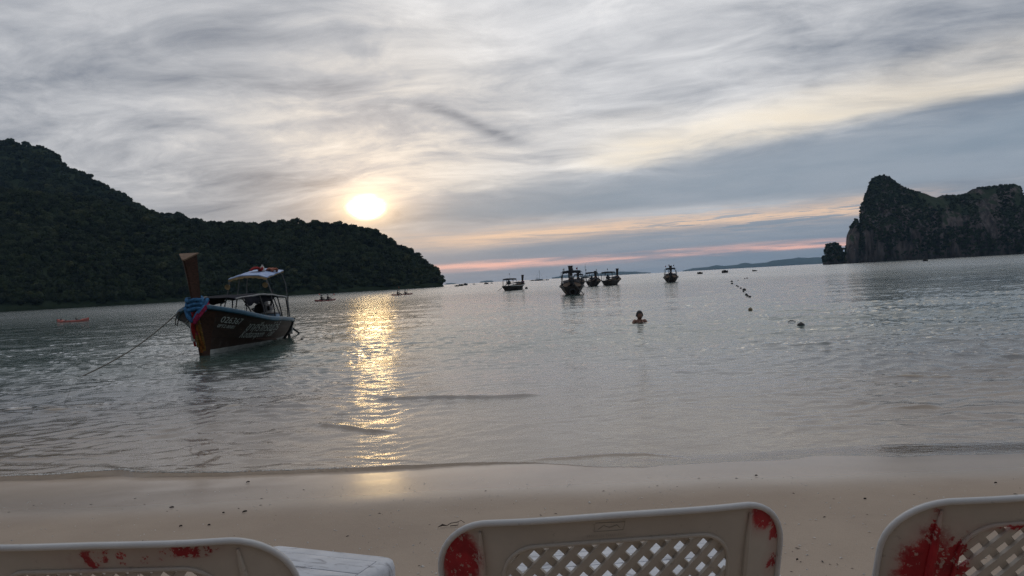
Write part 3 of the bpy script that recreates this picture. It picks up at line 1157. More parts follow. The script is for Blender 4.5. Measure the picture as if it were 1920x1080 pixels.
class Hull:
    """lines of a longtail hull; local x forward, y to port, z up, waterline at z = 0"""
    def __init__(s, L=6.6, beam=0.98, bow=1.34, mid=0.66, stern=0.60, stem_rake=0.35, transom=0.62, draft=0.28, full=2.8, flare=1.17):
        s.L, s.beam, s.bow, s.mid, s.stern, s.rake, s.tr, s.draft = L, beam, bow, mid, stern, stem_rake, transom, draft
        s.full, s.flare = full, flare

    def g(s, t):                       # sheer height
        a = s.stern + (s.mid - s.stern) * min(1, t / 0.4)
        k = max(0.0, (t - 0.35) / 0.65)
        return a + (s.bow - s.mid) * k ** 2.1

    def k(s, t):                       # keel height
        return -s.draft + 0.10 * max(0, (0.18 - t) / 0.18)

    def b(s, t):                       # half beam at the sheer
        if t < 0.45:
            q = (0.45 - t) / 0.45
            return s.beam * (1 - (1 - s.tr) * q ** 2)
        q = (t - 0.45) / 0.55
        return s.beam * max(0.0, 1 - q ** s.full) + 0.035

    def xs(s, w):                      # stem line
        return s.L / 2 - s.rake + s.rake * 1.0 * w ** 1.4 - 0.12 * (1 - w) ** 2

    def p(s, t, w, side=1, off=0.0):
        """side +1 port, -1 starboard; w 0 keel .. 1 sheer"""
        x = -s.L / 2 + (s.xs(w) + s.L / 2) * t - 0.18 * w * (1 - t) ** 3
        e = 0.42 + (s.flare - 0.42) * max(0.0, (t - 0.35) / 0.65) ** 1.2
        yb = s.b(t) * (w ** e)
        z = s.k(t) + (s.g(t) - s.k(t)) * w
        q = Vector((x, side * (yb + off), z))
        return q


def loft_band(h, w0, w1, side, th=0.022, n=26, m=4, t0=0.0, t1=1.0, off=0.0):
    P = [[h.p(t0 + (t1 - t0) * i / n, w0 + (w1 - w0) * j / m, side, off) for j in range(m + 1)] for i in range(n + 1)]
    mb = MB()
    mb.sheet(P, -th, n=(0, side, 0.0))
    return mb


def text_mesh(body, size, shear=0.0, extrude=0.0):
    cu = bpy.data.curves.new('lettering', 'FONT')
    cu.body = body
    cu.size = size
    cu.shear = shear
    cu.extrude = extrude
    cu.resolution_u = 3
    o = bpy.data.objects.new('lettering', cu)
    COL.objects.link(o)
    bpy.context.view_layer.update()
    dg = bpy.context.evaluated_depsgraph_get()
    me = bpy.data.meshes.new_from_object(o.evaluated_get(dg))
    V = [tuple(v.co) for v in me.vertices]
    F = [tuple(p.vertices) for p in me.polygons]
    bpy.data.objects.remove(o)
    bpy.data.curves.remove(cu)
    bpy.data.meshes.remove(me)
    return V, F


def hull_text(h, body, size, s0, w_base, side, parent, mat, shear=0.2, flip=False, name='lettering', off=0.012, stretch=1.0):
    """lettering laid on the planks; s0: metres back from the bow where it starts (port) """
    V, F = text_mesh(body, size, shear)
    if not V:
        return None
    wid = max(v[0] for v in V)
    P = []
    for (x, y, z) in V:
        xx = x * stretch
        dist = s0 + xx if side > 0 else s0 + (wid * stretch - xx)
        t = 1.0 - dist / h.L
        hgt = h.g(t) - h.k(t)
        w = w_base + y / hgt
        P.append(h.p(t, w, side, off))
    mb = MB()
    mb.add(P, F)
    o = mb.build(name, mat, parent, smooth=False)
    return o


def torus_pts(c, rx, ry, n=18, tilt=0.0, wob=0.0):
    out = []
    for i in range(n + 1):
        a = 2 * math.pi * i / n
        x, y = rx * math.cos(a), ry * math.sin(a)
        out.append(Vector((c[0] + x, c[1] + y, c[2] + tilt * x + wob * math.sin(3 * a))))
    return out


def prow_post(h, root, top_z, lean, w_top, w_base, mat, matcap, slope=0.20, dep=0.34):
    """three-sided prow timber, apex forward, its head cut on a slant"""
    st = h.p(1.0, 0.80, 1)
    bx, bz = st.x - 0.02, st.z - 0.10
    def ring(f):
        z = bz + (top_z - bz) * f
        xf = bx + lean * f ** 1.15 + 0.03
        w = (w_base + (w_top - w_base) * f ** 1.6) / 2
        d = 0.26 + (dep - 0.26) * f ** 1.4
        return z, xf, w, d
    mb = MB()
    rows = []
    for i in range(13):
        f = i / 12
        z, xf, w, d = ring(f)
        zf = z - slope * f ** 6
        rows.append([(xf, 0.022, zf), (xf - d * 0.9, w, z), (xf - d, w * 0.8, z), (xf - d, -w * 0.8, z), (xf - d * 0.9, -w, z), (xf, -0.022, zf)])
    o = len(mb.v)
    for r_ in rows:
        mb.v += r_
    for i in range(12):
        for k in range(6):
            k2 = (k + 1) % 6
            mb.f.append((o + i * 6 + k, o + i * 6 + k2, o + (i + 1) * 6 + k2, o + (i + 1) * 6 + k))
    mb.f.append((5, 4, 3, 2, 1, 0))
    mb.f.append(tuple(12 * 6 + k for k in range(6)))
    post = mb.build('prow_post', mat, root, smooth=True, angle=25)
    z, xf, w, d = ring(1.0)
    e = 0.03
    cap = MB()
    lo = [Vector((xf + e, 0.03, z - slope - 0.012)), Vector((xf - d * 0.9, w + e * 1.4, z + 0.004)), Vector((xf - d - e, w * 0.9, z + 0.006)), Vector((xf - d - e, -w * 0.9, z + 0.006)), Vector((xf - d * 0.9, -w - e * 1.4, z + 0.004)), Vector((xf + e, -0.03, z - slope - 0.012))]
    hi = [p + Vector((0.008, 0, 0.035)) for p in lo]
    cap.add(lo + hi, [(5, 4, 3, 2, 1, 0), (6, 7, 8, 9, 10, 11)] + [(k, (k + 1) % 6, 6 + (k + 1) % 6, 6 + k) for k in range(6)])
    cap.build('prow_cap', matcap, post, smooth=False, bevel=0.006)
    return post, ring


def frame_tube(root, pts, rad=0.022, mat=None, name='roof_post', seg=7):
    return MB().tube(pts, rad, seg).build(name, mat or M_STEEL, root)


def engine(root, x, z, scale=1.0, tail=4.2, tail_dir=-1, dip=0.55, yaw=0.25, cover=None):
    """truck engine on a swivel with its long propeller shaft"""
    s = scale
    mb = MB()
    mb.box((x, 0, z + 0.10 * s), (0.62 * s, 0.34 * s, 0.36 * s))
    mb.box((x + 0.05 * s, 0, z + 0.34 * s), (0.48 * s, 0.22 * s, 0.16 * s))
    mb.box((x - 0.05 * s, 0.19 * s, z + 0.16 * s), (0.36 * s, 0.09 * s, 0.15 * s))
    for k in range(4):
        mb.tube([(x - 0.18 * s + k * 0.12 * s, -0.15 * s, z + 0.2 * s), (x - 0.18 * s + k * 0.12 * s, -0.30 * s, z + 0.16 * s), (x - 0.25 * s, -0.34 * s, z + 0.05 * s)], 0.03 * s, 6)
    e = mb.build('engine', M_ENG, root, bevel=0.02 * s)
    MB().lathe([(0.02, -0.02), (0.17 * s, -0.02), (0.19 * s, 0.0), (0.17 * s, 0.03), (0.02, 0.04)], (x + 0.36 * s, 0, z + 0.14 * s), 14, Matrix.Rotation(R(90), 3, 'Y')).build('flywheel', M_DARKM, e)
    MB().lathe([(0.10 * s, 0), (0.11 * s, 0.02), (0.11 * s, 0.12), (0.07 * s, 0.15)], (x + 0.10 * s, 0.03, z + 0.42 * s), 12).build('air_filter', cover or M_ENGB, e)
    MB().tube([(x - 0.1 * s, 0.2 * s, z + 0.2 * s), (x - 0.14 * s, 0.24 * s, z + 0.5 * s), (x - 0.2 * s, 0.25 * s, z + 0.75 * s)], 0.032 * s, 8).build('exhaust_pipe', M_DARKM, e)
    cy, sy = math.cos(yaw), math.sin(yaw)
    a = Vector((x - 0.3 * s, 0, z + 0.1 * s))
    b = a + Vector((tail_dir * tail * cy, tail * sy, 0))
    b.z = -dip
    MB().tube([a, a.lerp(b, 0.5), b], [0.045, 0.04, 0.03], 8).build('propeller_shaft', M_DARKM, root)
    MB().tube([a + Vector((0.3, 0, 0.2)), a + Vector((0.9, -0.1 * sy, 0.28)), a + Vector((1.35, -0.15, 0.30))], 0.022, 6).build('tiller', M_STEEL, root)
    MB().tube([Vector((x, 0, h_deck(z))), (x, 0, z - 0.08 * s)], 0.07, 8).build('engine_swivel', M_DARKM, root)
    return e


def h_deck(z):
    return max(0.1, z - 0.55)


def hull_parts(h, root, mat, gun_mat, stripe=True, strakes=7, n=26):
    ws = np.linspace(0.10, 1.0, strakes + 1)
    for side in (1, -1):
        loft_band(h, 0.0, ws[0], side, 0.03, n, 2).build('bottom_plank', mat, root, angle=50)
        for k in range(strakes):
            gap = 0.0035 / 1.0
            loft_band(h, ws[k] + gap, ws[k + 1] - gap * 0.2, side, 0.022, n, 2, off=0.004 * (k % 2)).build('strake', mat, root, angle=50)
        loft_band(h, 0.0, 0.99, side, 0.008, n, 5, off=-0.03).build('inner_lining', M_INNER, root, angle=50)
        pts = [h.p(i / n, 1.0, side, 0.015) + Vector((0, 0, 0.02)) for i in range(n + 1)]
        MB().tube(pts, 0.055, 8, flat=1.2).build('gunwale', gun_mat, root)
    # stem timber
    pts = [h.p(1.0, w / 10, 1) * 1.0 for w in range(0, 11)]
    pts = [Vector((p.x + 0.02, 0, p.z)) for p in pts]
    MB().tube(pts, 0.062, 6).build('stem', M_PROW, root)
    # transom
    a = [h.p(0.0, w / 6, 1) for w in range(7)]
    bq = [h.p(0.0, w / 6, -1) for w in range(7)]
    mb = MB()
    mb.sheet([a, bq], 0.03, n=(-1, 0, 0))
    mb.build('transom', mat, root, angle=60)
    # floor boards and thwarts
    for i, t in enumerate((0.16, 0.32, 0.48, 0.62, 0.76)):
        w = 0.62 if t < 0.7 else 0.7
        L, Rr = h.p(t, w, 1, -0.04), h.p(t, w, -1, -0.04)
        c = (L + Rr) / 2
        MB().box(c, (0.26, (L - Rr).length, 0.035)).build('thwart', M_INNER, root, bevel=0.006)


def waterline_stripe(h, root, mat):
    for side in (1, -1):
        P = []
        for i in range(27):
            t = 0.12 + 0.872 * i / 26
            k, g = h.k(t), h.g(t)
            w0 = (-0.05 - k) / (g - k)
            w1 = (0.095 + 0.06 * (t > 0.5) * (t - 0.5) - k) / (g - k)
            P.append([h.p(t, w0, side, 0.010), h.p(t, w1, side, 0.010)])
        mb = MB()
        mb.sheet(P, 0.006, n=(0, side, 0))
        mb.build('waterline_stripe', mat, root, angle=60)


def roof(root, x0, x1, half, z, mat, fringe=None, drop=0.10, crown=0.07, thick=0.03, tilt=0.0, name='roof'):
    P = []
    for i in range(9):
        x = x0 + (x1 - x0) * i / 8
        row = []
        for j in range(11):
            s = -1 + 2 * j / 10
            zz = z + tilt * (x - x0) + crown * (1 - s * s) + 0.012 * math.sin(i * 2.1 + j * 1.3)
            row.append((x, s * half, zz))
        P.append(row)
    mb = MB()
    mb.sheet(P, thick, n=(0, 0, 1))
    o = mb.build(name, mat, root, angle=50)
    if fringe:
        for xe in (x0, x1):
            Q = [[(xe + 0.006, -half + 2 * half * j / 14, z + tilt * (xe - x0) + crown * (1 - (-1 + 2 * j / 14) ** 2) - 0.004),
                  (xe + 0.016, -half + 2 * half * j / 14, z + tilt * (xe - x0) + crown * (1 - (-1 + 2 * j / 14) ** 2) - drop * (0.7 + 0.3 * (j % 2)))] for j in range(15)]
            MB().sheet(Q, 0.008, n=(1, 0, 0)).build('roof_fringe', fringe, o, angle=60)
    return o


def life_vest(loc, rz, mat, label, tiltx=0.3):
    r_ = empty('life_vest', loc, rz)
    r_.scale = (0.72, 0.72, 0.8)
    for sgn in (-1, 1):
        P = []
        for i in range(7):
            row = []
            for j in range(5):
                u, v = i / 6, j / 4
                bul = 0.05 * math.sin(math.pi * u) * math.sin(math.pi * v)
                row.append((sgn * (0.02 + 0.15 * v), -0.18 + 0.40 * u, 0.10 + bul + 0.10 * math.sin(u * 2.2 + tiltx)))
            P.append(row)
        MB().sheet(P, 0.055, n=(0, 0, 1)).build('foam_panel', mat, r_, angle=60)
    MB().tube([(-0.16, 0.20, 0.12), (-0.12, 0.30, 0.20), (0, 0.34, 0.24), (0.12, 0.30, 0.20), (0.16, 0.20, 0.12)], 0.045, 8).build('collar', mat, r_)
    for y in (-0.08, 0.06):
        MB().box((0, y, 0.24), (0.30, 0.03, 0.012)).build('strap', M_DARKM, r_)
    tag(r_, label, 'life vest', 'life vests on the boat roof')
    return r_


def near_boat():
    bow = on_level(379, 667)
    stern = on_level(525, 631)
    ax = (bow - stern)
    L = 6.3
    rz = math.atan2(ax.y, ax.x)
    u = Vector((math.cos(rz), math.sin(rz), 0))
    h = Hull(L=L, beam=1.05, bow=1.30, mid=0.72, stern=0.56, stem_rake=0.30, transom=0.62, draft=0.25, full=4.2, flare=1.45)
    # origin so that the stem meets the water at the bow pixel
    xw = h.xs(0.16)
    loc = bow - u * xw
    r = empty('longtail_boat', (loc.x, loc.y, 0.0), rz)
    tag(r, 'large wooden longtail boat moored near the beach, blue gunwale and ribboned prow', 'boat', 'longtail boats in the bay')
    hull_parts(h, r, M_HULL, M_BLUE, n=30)
    waterline_stripe(h, r, M_WHITE)
    post, ring = prow_post(h, r, 2.62, 0.48, 0.41, 0.22, M_PROW, M_PROWTOP, slope=0.16, dep=0.36)
    # facing boards either side of the stem
    for side in (1, -1):
        P = [[h.p(0.995 - 0.026 * j, 0.05 + 0.90 * i / 10, side, 0.020) for j in range(3)] for i in range(11)]
        MB().sheet(P, 0.014, n=(0, side, 0)).build('stem_board', M_PROW, r, angle=60)
    # rubbing strip near the waterline
    pts = [h.p(0.60 - 0.30 * i / 8, 0.46 - 0.12 * i / 8, 1, 0.02) for i in range(9)]
    MB().tube(pts, 0.018, 6).build('rubbing_strip', M_PROW, r)
    # lettering
    hull_text(h, '026367', 0.225, 0.52, 0.775, 1, r, M_LETTER, name='registration_number')
    hull_text(h, '0PTZ-00001', 0.115, 0.48, 0.680, 1, r, M_LETTER, name='registration_number')
    hull_text(h, 'ขาศรีาภรณ์ทัวร์', 0.33, 1.55, 0.665, 1, r, M_LETTER, name='boat_name', stretch=1.15)
    hull_text(h, 'Kodsaraporn', 0.27, 1.50, 0.50, 1, r, M_LETTER, name='boat_name', shear=0.35, stretch=0.98)
    hull_text(h, 'Tour', 0.27, 3.12, 0.50, 1, r, M_LETTER, name='boat_name', shear=0.35, stretch=0.98)
    hull_text(h, '026367', 0.19, 0.40, 0.74, -1, r, M_LETTER, name='registration_number')
    hull_text(h, '0PTZ-00001', 0.10, 0.42, 0.64, -1, r, M_LETTER, name='registration_number')
    # prow cloths
    z0 = h.p(1, 1, 1).z
    xf = h.p(1, 1, 1).x
    for k in range(6):
        c = (xf - 0.16 + 0.012 * k, 0.0, z0 - 0.10 + 0.055 * k)
        MB().tube(torus_pts(c, 0.235 - 0.008 * k, 0.215 - 0.006 * k, 22, 0.16 * (-1) ** k, 0.018), 0.048, 7).build('prow_cloth', M_CBLUE, r)
    for k, (mt, dz, y0) in enumerate(((M_CBLUE, 0.0, 0.10), (M_CPINK, -0.02, 0.22), (M_CPINK, -0.10, 0.19), (M_CBLUE, -0.06, -0.12))):
        sg = 1 if y0 > 0 else -1
        pts = [Vector((xf - 0.28, sg * 0.26, z0 + 0.16 + dz)), Vector((xf - 0.10, sg * 0.235, z0 + 0.02 + dz)), Vector((xf + 0.06, sg * 0.13, z0 - 0.18 + dz)), Vector((xf + 0.08, sg * 0.02, z0 - 0.34 + dz))]
        MB().tube(pts, [0.05, 0.055, 0.055, 0.04], 7).build('prow_cloth', mt, r)
    rg = random.Random(4)
    rib = [(M_CBLUE, 0.30, 0.09), (M_CBLUE, 0.34, -0.07), (M_CPINK, 0.58, 0.02), (M_CRED, 0.62, -0.06), (M_CPINK, 0.55, 0.07), (M_CRED, 0.70, -0.02), (M_WHITE, 0.74, -0.10), (M_CORG, 0.95, 0.05), (M_CYEL, 1.02, 0.09), (M_CORG, 1.05, 0.02), (M_CYEL, 0.90, -0.03), (M_CRED, 0.88, -0.08)]
    for k, (mt, ln, y0) in enumerate(rib):
        top = z0 - (0.14 if ln < 0.8 else 0.36)
        bot = z0 - 0.16 - ln
        P = []
        for i in range(9):
            f = i / 8
            z = top + (bot - top) * f
            w = min(max((z - h.k(1)) / (h.g(1) - h.k(1)), 0), 1)
            xb = h.p(1, w, 1).x + 0.07 + 0.025 * math.sin(k * 1.7 + f * 4)
            y = y0 * (1 + 0.2 * f) + 0.02 * math.sin(k * 2.3 + f * 5)
            hw = 0.040 + 0.012 * math.sin(f * 7 + k)
            P.append([(xb - 0.02, y - hw, z), (xb + 0.012, y, z), (xb - 0.015, y + hw, z)])
        MB().sheet(P, 0.008, n=(1, 0, 0)).build('prow_ribbon', mt, r, angle=60)
    # low awning amidships on hoops
    def awn(x0, x1):
        P = []
        for i in range(13):
            f = i / 12
            x = x0 + (x1 - x0) * f
            t = (x + L / 2) / L
            zc = 1.58 - 0.16 * (1 - f) ** 2 - 0.20 * max(0, f - 0.55) ** 1.3 * 1.6
            hw = 0.86 - 0.30 * max(0, f - 0.6) / 0.4
            row = []
            for j in range(13):
                s = -1 + 2 * j / 12
                z = zc - 0.05 * abs(s) ** 2.4 - 0.03 * math.sin(math.pi * f * 4) ** 2 * (1 - abs(s)) + 0.008 * math.sin(i * 1.9 + j)
                row.append((x, s * hw, z))
            P.append(row)
        return P
    P = awn(-1.95, 1.70)
    a = MB().sheet(P, 0.018, n=(0, 0, 1)).build('awning', M_TARP, r, angle=50)
    for s in (0, -1):
        MB().tube([Vector(row[s]) + Vector((0, 0, 0.01)) for row in P], 0.028, 6).build('awning_hem', M_TARPE, a)
    MB().tube([Vector(p) + Vector((0, 0, 0.01)) for p in P[0]], 0.028, 6).build('awning_hem', M_TARPE, a)
    for x in (-1.85, -1.0, -0.15, 0.7, 1.5):
        t = (x + L / 2) / L
        i = int((x + 1.95) / 3.65 * 12)
        for sd in (-1, 1):
            ft = h.p(t, 0.98, sd, -0.03)
            tp = Vector(P[i][0 if sd < 0 else 12])
            frame_tube(r, [ft, ft.lerp(tp, 0.5) + Vector((0, 0.02 * sd, 0)), tp], 0.020, M_DARKM, 'awning_post')
    # furled side curtain hanging inside the awning
    for sd in (-1, 1):
        Q = []
        for i in range(11):
            f = i / 10
            x = -1.0 + 2.5 * f
            zt = 1.44 - 0.10 * max(0, f - 0.5)
            dr = 0.10 + 0.10 * abs(math.sin(i * 1.3)) * (0.4 + f)
            Q.append([(x, sd * 0.72, zt + 0.06), (x, sd * 0.76, zt - dr * 0.5), (x, sd * 0.72, zt - dr)])
        MB().sheet(Q, 0.02, n=(0, sd, 0)).build('side_curtain', M_TARP, r, angle=60)
    # stern roof on tall posts
    RX0, RX1, HW, RZ = -2.75, -0.98, 0.60, 2.25
    TL = -0.13
    ro = roof(r, RX0, RX1, HW, RZ, M_ROOF, M_FRINGE, tilt=TL, crown=0.09, drop=0.085)
    for (x, sd) in ((RX1 - 0.06, 1), (RX1 - 0.06, -1), (RX0 + 0.15, 1), (RX0 + 0.15, -1), ((RX0 + RX1) / 2, -1)):
        t = (x + L / 2) / L
        ft = h.p(t, 0.97, sd, -0.05)
        tp = Vector((x, sd * (HW - 0.06), RZ + 0.01 + TL * (x - RX0)))
        if x < RX0 + 0.3:
            pts = [ft, ft.lerp(tp, 0.75) + Vector((-0.10, 0.06 * sd, 0)), tp + Vector((-0.06, 0.03 * sd, -0.10)), tp + Vector((0.1, -0.05 * sd, 0.0))]
        else:
            pts = [ft, ft.lerp(tp, 0.5), tp]
        frame_tube(r, pts, 0.019)
    for sd in (-1, 1):
        MB().tube([(RX0, sd * (HW - 0.02), RZ - 0.01), (RX1, sd * (HW - 0.02), RZ - 0.01 + TL * (RX1 - RX0))], 0.022, 6).build('roof_rail', M_FRINGE, ro)
        # horn speakers at the front corners
        Mx = Matrix.Rotation(R(105), 3, 'Y')
        MB().lathe([(0.028, -0.06), (0.03, 0.0), (0.05, 0.06), (0.085, 0.10), (0.088, 0.11), (0.07, 0.10)], (RX1 + 0.06, sd * (HW - 0.02), RZ - 0.20 + TL * (RX1 - RX0)), 12, Mx).build('horn_lamp', M_FRINGE, ro)
        MB().tube([(RX1, sd * (HW - 0.02), RZ - 0.01 + TL * (RX1 - RX0)), (RX1 + 0.02, sd * (HW - 0.02), RZ - 0.2 + TL * (RX1 - RX0))], 0.012, 6).build('lamp_bracket', M_STEEL, ro)
    engine(r, -2.32, 0.88, 1.05, 3.6, -1, 0.3, 0.10)
    # helmsman's locker and a few boxes
    MB().box((-1.85, 0.40, 0.66), (0.55, 0.45, 0.42)).build('locker', M_BLUEBOX, r, bevel=0.03)
    MB().box((-1.85, 0.40, 0.895), (0.60, 0.50, 0.045)).build('locker_lid', M_TARPE, r, bevel=0.012)
    MB().box((-2.55, 0.05, 0.42), (0.9, 1.05, 0.05)).build('stern_deck', M_BLUEBOX, r, bevel=0.008)
    for k in range(3):
        MB().tube([(-1.55 - 0.35 * k, -0.25, 0.3), (-1.6 - 0.33 * k, -0.22, 0.95)], 0.025, 6).build('engine_stand', M_DARKM, r)
    # stern quarter: pale counter, fender tyre boards and steering post
    for sd in (1, -1):
        t = 0.03
        a1, b1 = h.p(t, 1.0, sd, 0.05), h.p(t, 0.22, sd, 0.05)
        MB().tube([a1 + Vector((0, 0, 0.08)), a1.lerp(b1, 0.5) + Vector((0, 0.04 * sd, 0)), b1], 0.045, 8).build('fender', M_TYRE, r)
    P = [[Vector((-L / 2 - 0.20 - 0.42 * (1 - (2 * j / 8 - 1) ** 2), (2 * j / 8 - 1) * 0.58, 0.10 + 0.44 * i / 4)) + Vector((-0.12 * i / 4, 0, 0)) for j in range(9)] for i in range(5)]
    ct = MB().sheet(P, 0.03, n=(-1, 0, 0)).build('stern_counter', M_WHITE, r, angle=60)
    MB().tube([Vector(p) + Vector((0, 0, 0.02)) for p in P[-1]], 0.035, 8).build('counter_rail', M_BLUE, ct)
    MB().tube([(-L / 2 - 0.62, 0.32, 0.60), (-L / 2 - 0.70, 0.36, -0.25)], 0.05, 8).build('rudder_post', M_TYRE, r)
    frame_tube(r, [(-L / 2 - 0.45, 0.4, 0.56), (RX0 + 0.1, 0.74, 1.45)], 0.008, M_DARKM, 'stay_line', 5)
    # spare line tied round the bow
    q = h.p(0.93, 1.0, -1, 0.03)
    loop = [q + Vector((0, 0, 0.02)), q + Vector((0.05, -0.10, -0.12)), q + Vector((0.05, -0.14, -0.34)), q + Vector((0.02, -0.10, -0.36)), q + Vector((0, -0.03, -0.05))]
    MB().tube(loop, 0.016, 6).build('rope_loop', M_ROPE, r)
    # things lying on the roof
    Mw = Matrix.Translation((loc.x, loc.y, 0)) @ Matrix.Rotation(rz, 4, 'Z')
    rt = RZ - 0.06
    life_vest(Mw @ Vector((-1.75, -0.02, rt - 0.02)), rz + 0.6, M_VEST, 'red life vest lying on the near boat roof, left one')
    life_vest(Mw @ Vector((-2.15, 0.36, rt - 0.06)), rz - 0.5, M_VESTO, 'faded orange life vest on the near boat roof, right one')
    bx = MB()
    bx.lathe([(0.03, 0), (0.07, 0.01), (0.075, 0.12), (0.05, 0.2), (0.03, 0.22), (0.03, 0.26)], (0, 0, 0), 12)
    o = bx.build('water_jug', M_WHITE, loc=Mw @ Vector((-1.95, 0.16, rt + 0.02)))
    tag(o, 'small white jug between the life vests on the boat roof', 'jug')
    # mooring line out to the left
    a = Mw @ (q + Vector((0.02, -0.03, 0)))
    e = on_level(140, 712, -0.05)
    pts = []
    for i in range(25):
        f = i / 24
        p = a.lerp(e, f)
        p.z -= 0.16 * math.sin(math.pi * f)
        pts.append(p)
    e2 = pts[-1] + (pts[-1] - pts[-2]) * 2
    e2.z = -0.5
    mr = MB().tube(pts + [e2], 0.014, 6).build('mooring_rope', M_ROPE)
    tag(mr, 'taut mooring rope from the near boat bow down into the water', 'rope')
    return r


near_boat()


def far_longtail(stern_px, heading, label, L=8.0, roof_mat=None, prow_top=2.75, flags=(), tail=3.6, tail_yaw=0.2, roof_z=2.0, roof_at=(-3.2, -1.0), hull_mat=None, tyre=False, cover=None, cloths=True, half=0.80, gun=None):
    """moored longtail seen from astern; heading in degrees to the right of +Y"""
    sp = on_level(*stern_px)
    rz = R(90 - heading)
    h = Hull(L=L, beam=1.06, bow=1.15, mid=0.66, stern=0.72, stem_rake=0.55, transom=0.70, draft=0.25, full=3.0, flare=1.2)
    u = Vector((math.cos(rz), math.sin(rz), 0))
    loc = sp + u * (L / 2)
    r = empty('longtail_boat', (loc.x, loc.y, 0), rz)
    tag(r, label, 'boat', 'longtail boats in the bay')
    hull_parts(h, r, hull_mat or M_HULL2, gun or M_HULL2, strakes=4, n=18)
    post, ring = prow_post(h, r, prow_top, 0.42, 0.46, 0.28, M_HULL2, M_HULL2, slope=0.10, dep=0.34)
    z0, xf = h.p(1, 1, 1).z, h.p(1, 1, 1).x
    if cloths:
        for k in range(3):
            MB().tube(torus_pts((xf - 0.12, 0, z0 + 0.05 + 0.07 * k), 0.25, 0.23, 14), 0.05, 6).build('prow_cloth', (M_CPINK, M_CBLUE, M_CORG)[k], r)
        MB().sheet([[(xf + 0.10 + 0.03 * i, -0.06, z0 + 0.1 - 0.16 * i), (xf + 0.10 + 0.03 * i, 0.06, z0 + 0.1 - 0.16 * i)] for i in range(5)], 0.01).build('prow_ribbon', M_CRED, r)
    ro = roof(r, roof_at[0], roof_at[1], half, roof_z, roof_mat or M_DROOF, M_DROOF, crown=0.05, thick=0.06, drop=0.20)
    for sd in (-1, 1):
        MB().box(((roof_at[0] + roof_at[1]) / 2, sd * (half + 0.008), roof_z - 0.07), (roof_at[1] - roof_at[0], 0.012, 0.15)).build('roof_valance', M_DROOF, ro)
    for x in roof_at:
        for sd in (-1, 1):
            xx = x + (0.06 if x == roof_at[0] else -0.06)
            t = (xx + L / 2) / L
            ft = h.p(t, 0.97, sd, -0.04)
            tp = Vector((xx, sd * (half - 0.05), roof_z + 0.02))
            frame_tube(r, [ft, ft.lerp(tp, 0.6) + Vector((0, 0.04 * sd, 0)), tp], 0.030, M_DARKM)
    # outer hand rail hoops beside the roof
    for sd in (-1, 1):
        t = (roof_at[0] + L / 2) / L
        a = h.p(t, 1.0, sd, 0.0)
        frame_tube(r, [a, a + Vector((0, 0.05 * sd, 0.7)), Vector((roof_at[0], sd * (half + 0.12), roof_z - 0.05)), Vector((roof_at[0], sd * (half - 0.02), roof_z + 0.03))], 0.022, M_DARKM, 'hand_rail')
    for (fx, fy, ht, mt) in flags:
        st = MB().tube([(fx, fy, roof_z + 0.02), (fx, fy, roof_z + 0.05 + ht)], 0.014, 5).build('flag_staff', M_DARKM, r)
        MB().sheet([[(fx, fy + 0.02, roof_z + ht), (fx, fy + 0.02, roof_z + ht - 0.16)], [(fx - 0.03, fy + 0.13, roof_z + ht - 0.03), (fx + 0.02, fy + 0.12, roof_z + ht - 0.2)]], 0.006).build('flag', mt, st)
    engine(r, -L / 2 + 0.85, 1.02, 1.15, tail, -1, 0.15, tail_yaw, cover)
    # a tarpaulin bundle and passengers' gear amidships
    P = [[(-0.4 + 0.35 * i, -0.55 + 0.22 * j, 0.55 + 0.28 * math.sin(math.pi * i / 6) * math.sin(math.pi * j / 5) + 0.03 * math.sin(i * 2 + j)) for j in range(6)] for i in range(7)]
    MB().sheet(P, 0.03, n=(0, 0, 1)).build('cargo_cover', M_TARP, r, angle=60)
    aw = [[(-0.9 + 0.5 * i, -0.75 + 0.25 * j, 1.12 + 0.04 * i - 0.10 * abs(j - 3) / 3) for j in range(7)] for i in range(6)]
    a = MB().sheet(aw, 0.02, n=(0, 0, 1)).build('awning', M_TARP, r, angle=50)
    for i in (0, 3, 5):
        for j, sd in ((0, -1), (6, 1)):
            tp = Vector(aw[i][j])
            t = (tp.x + L / 2) / L
            frame_tube(r, [h.p(t, 0.98, sd, -0.03), tp], 0.018, M_DARKM, 'awning_post')
    if tyre:
        MB().tube(torus_pts((0, 0, 0), 0.26, 0.26, 18), 0.085, 8).build('stern_tyre', M_TYRE, r, loc=(-L / 2 - 0.24, 0.0, 0.22), rot=(0, R(90), 0))
        MB().box((-L / 2 - 0.10, 0.42, 0.62), (0.10, 0.42, 0.20)).build('stern_crate', M_TARPE, r, bevel=0.01)
        MB().box((-L / 2 - 0.10, -0.42, 0.58), (0.10, 0.40, 0.16)).build('stern_board', M_CPINK, r, bevel=0.01)
    return r


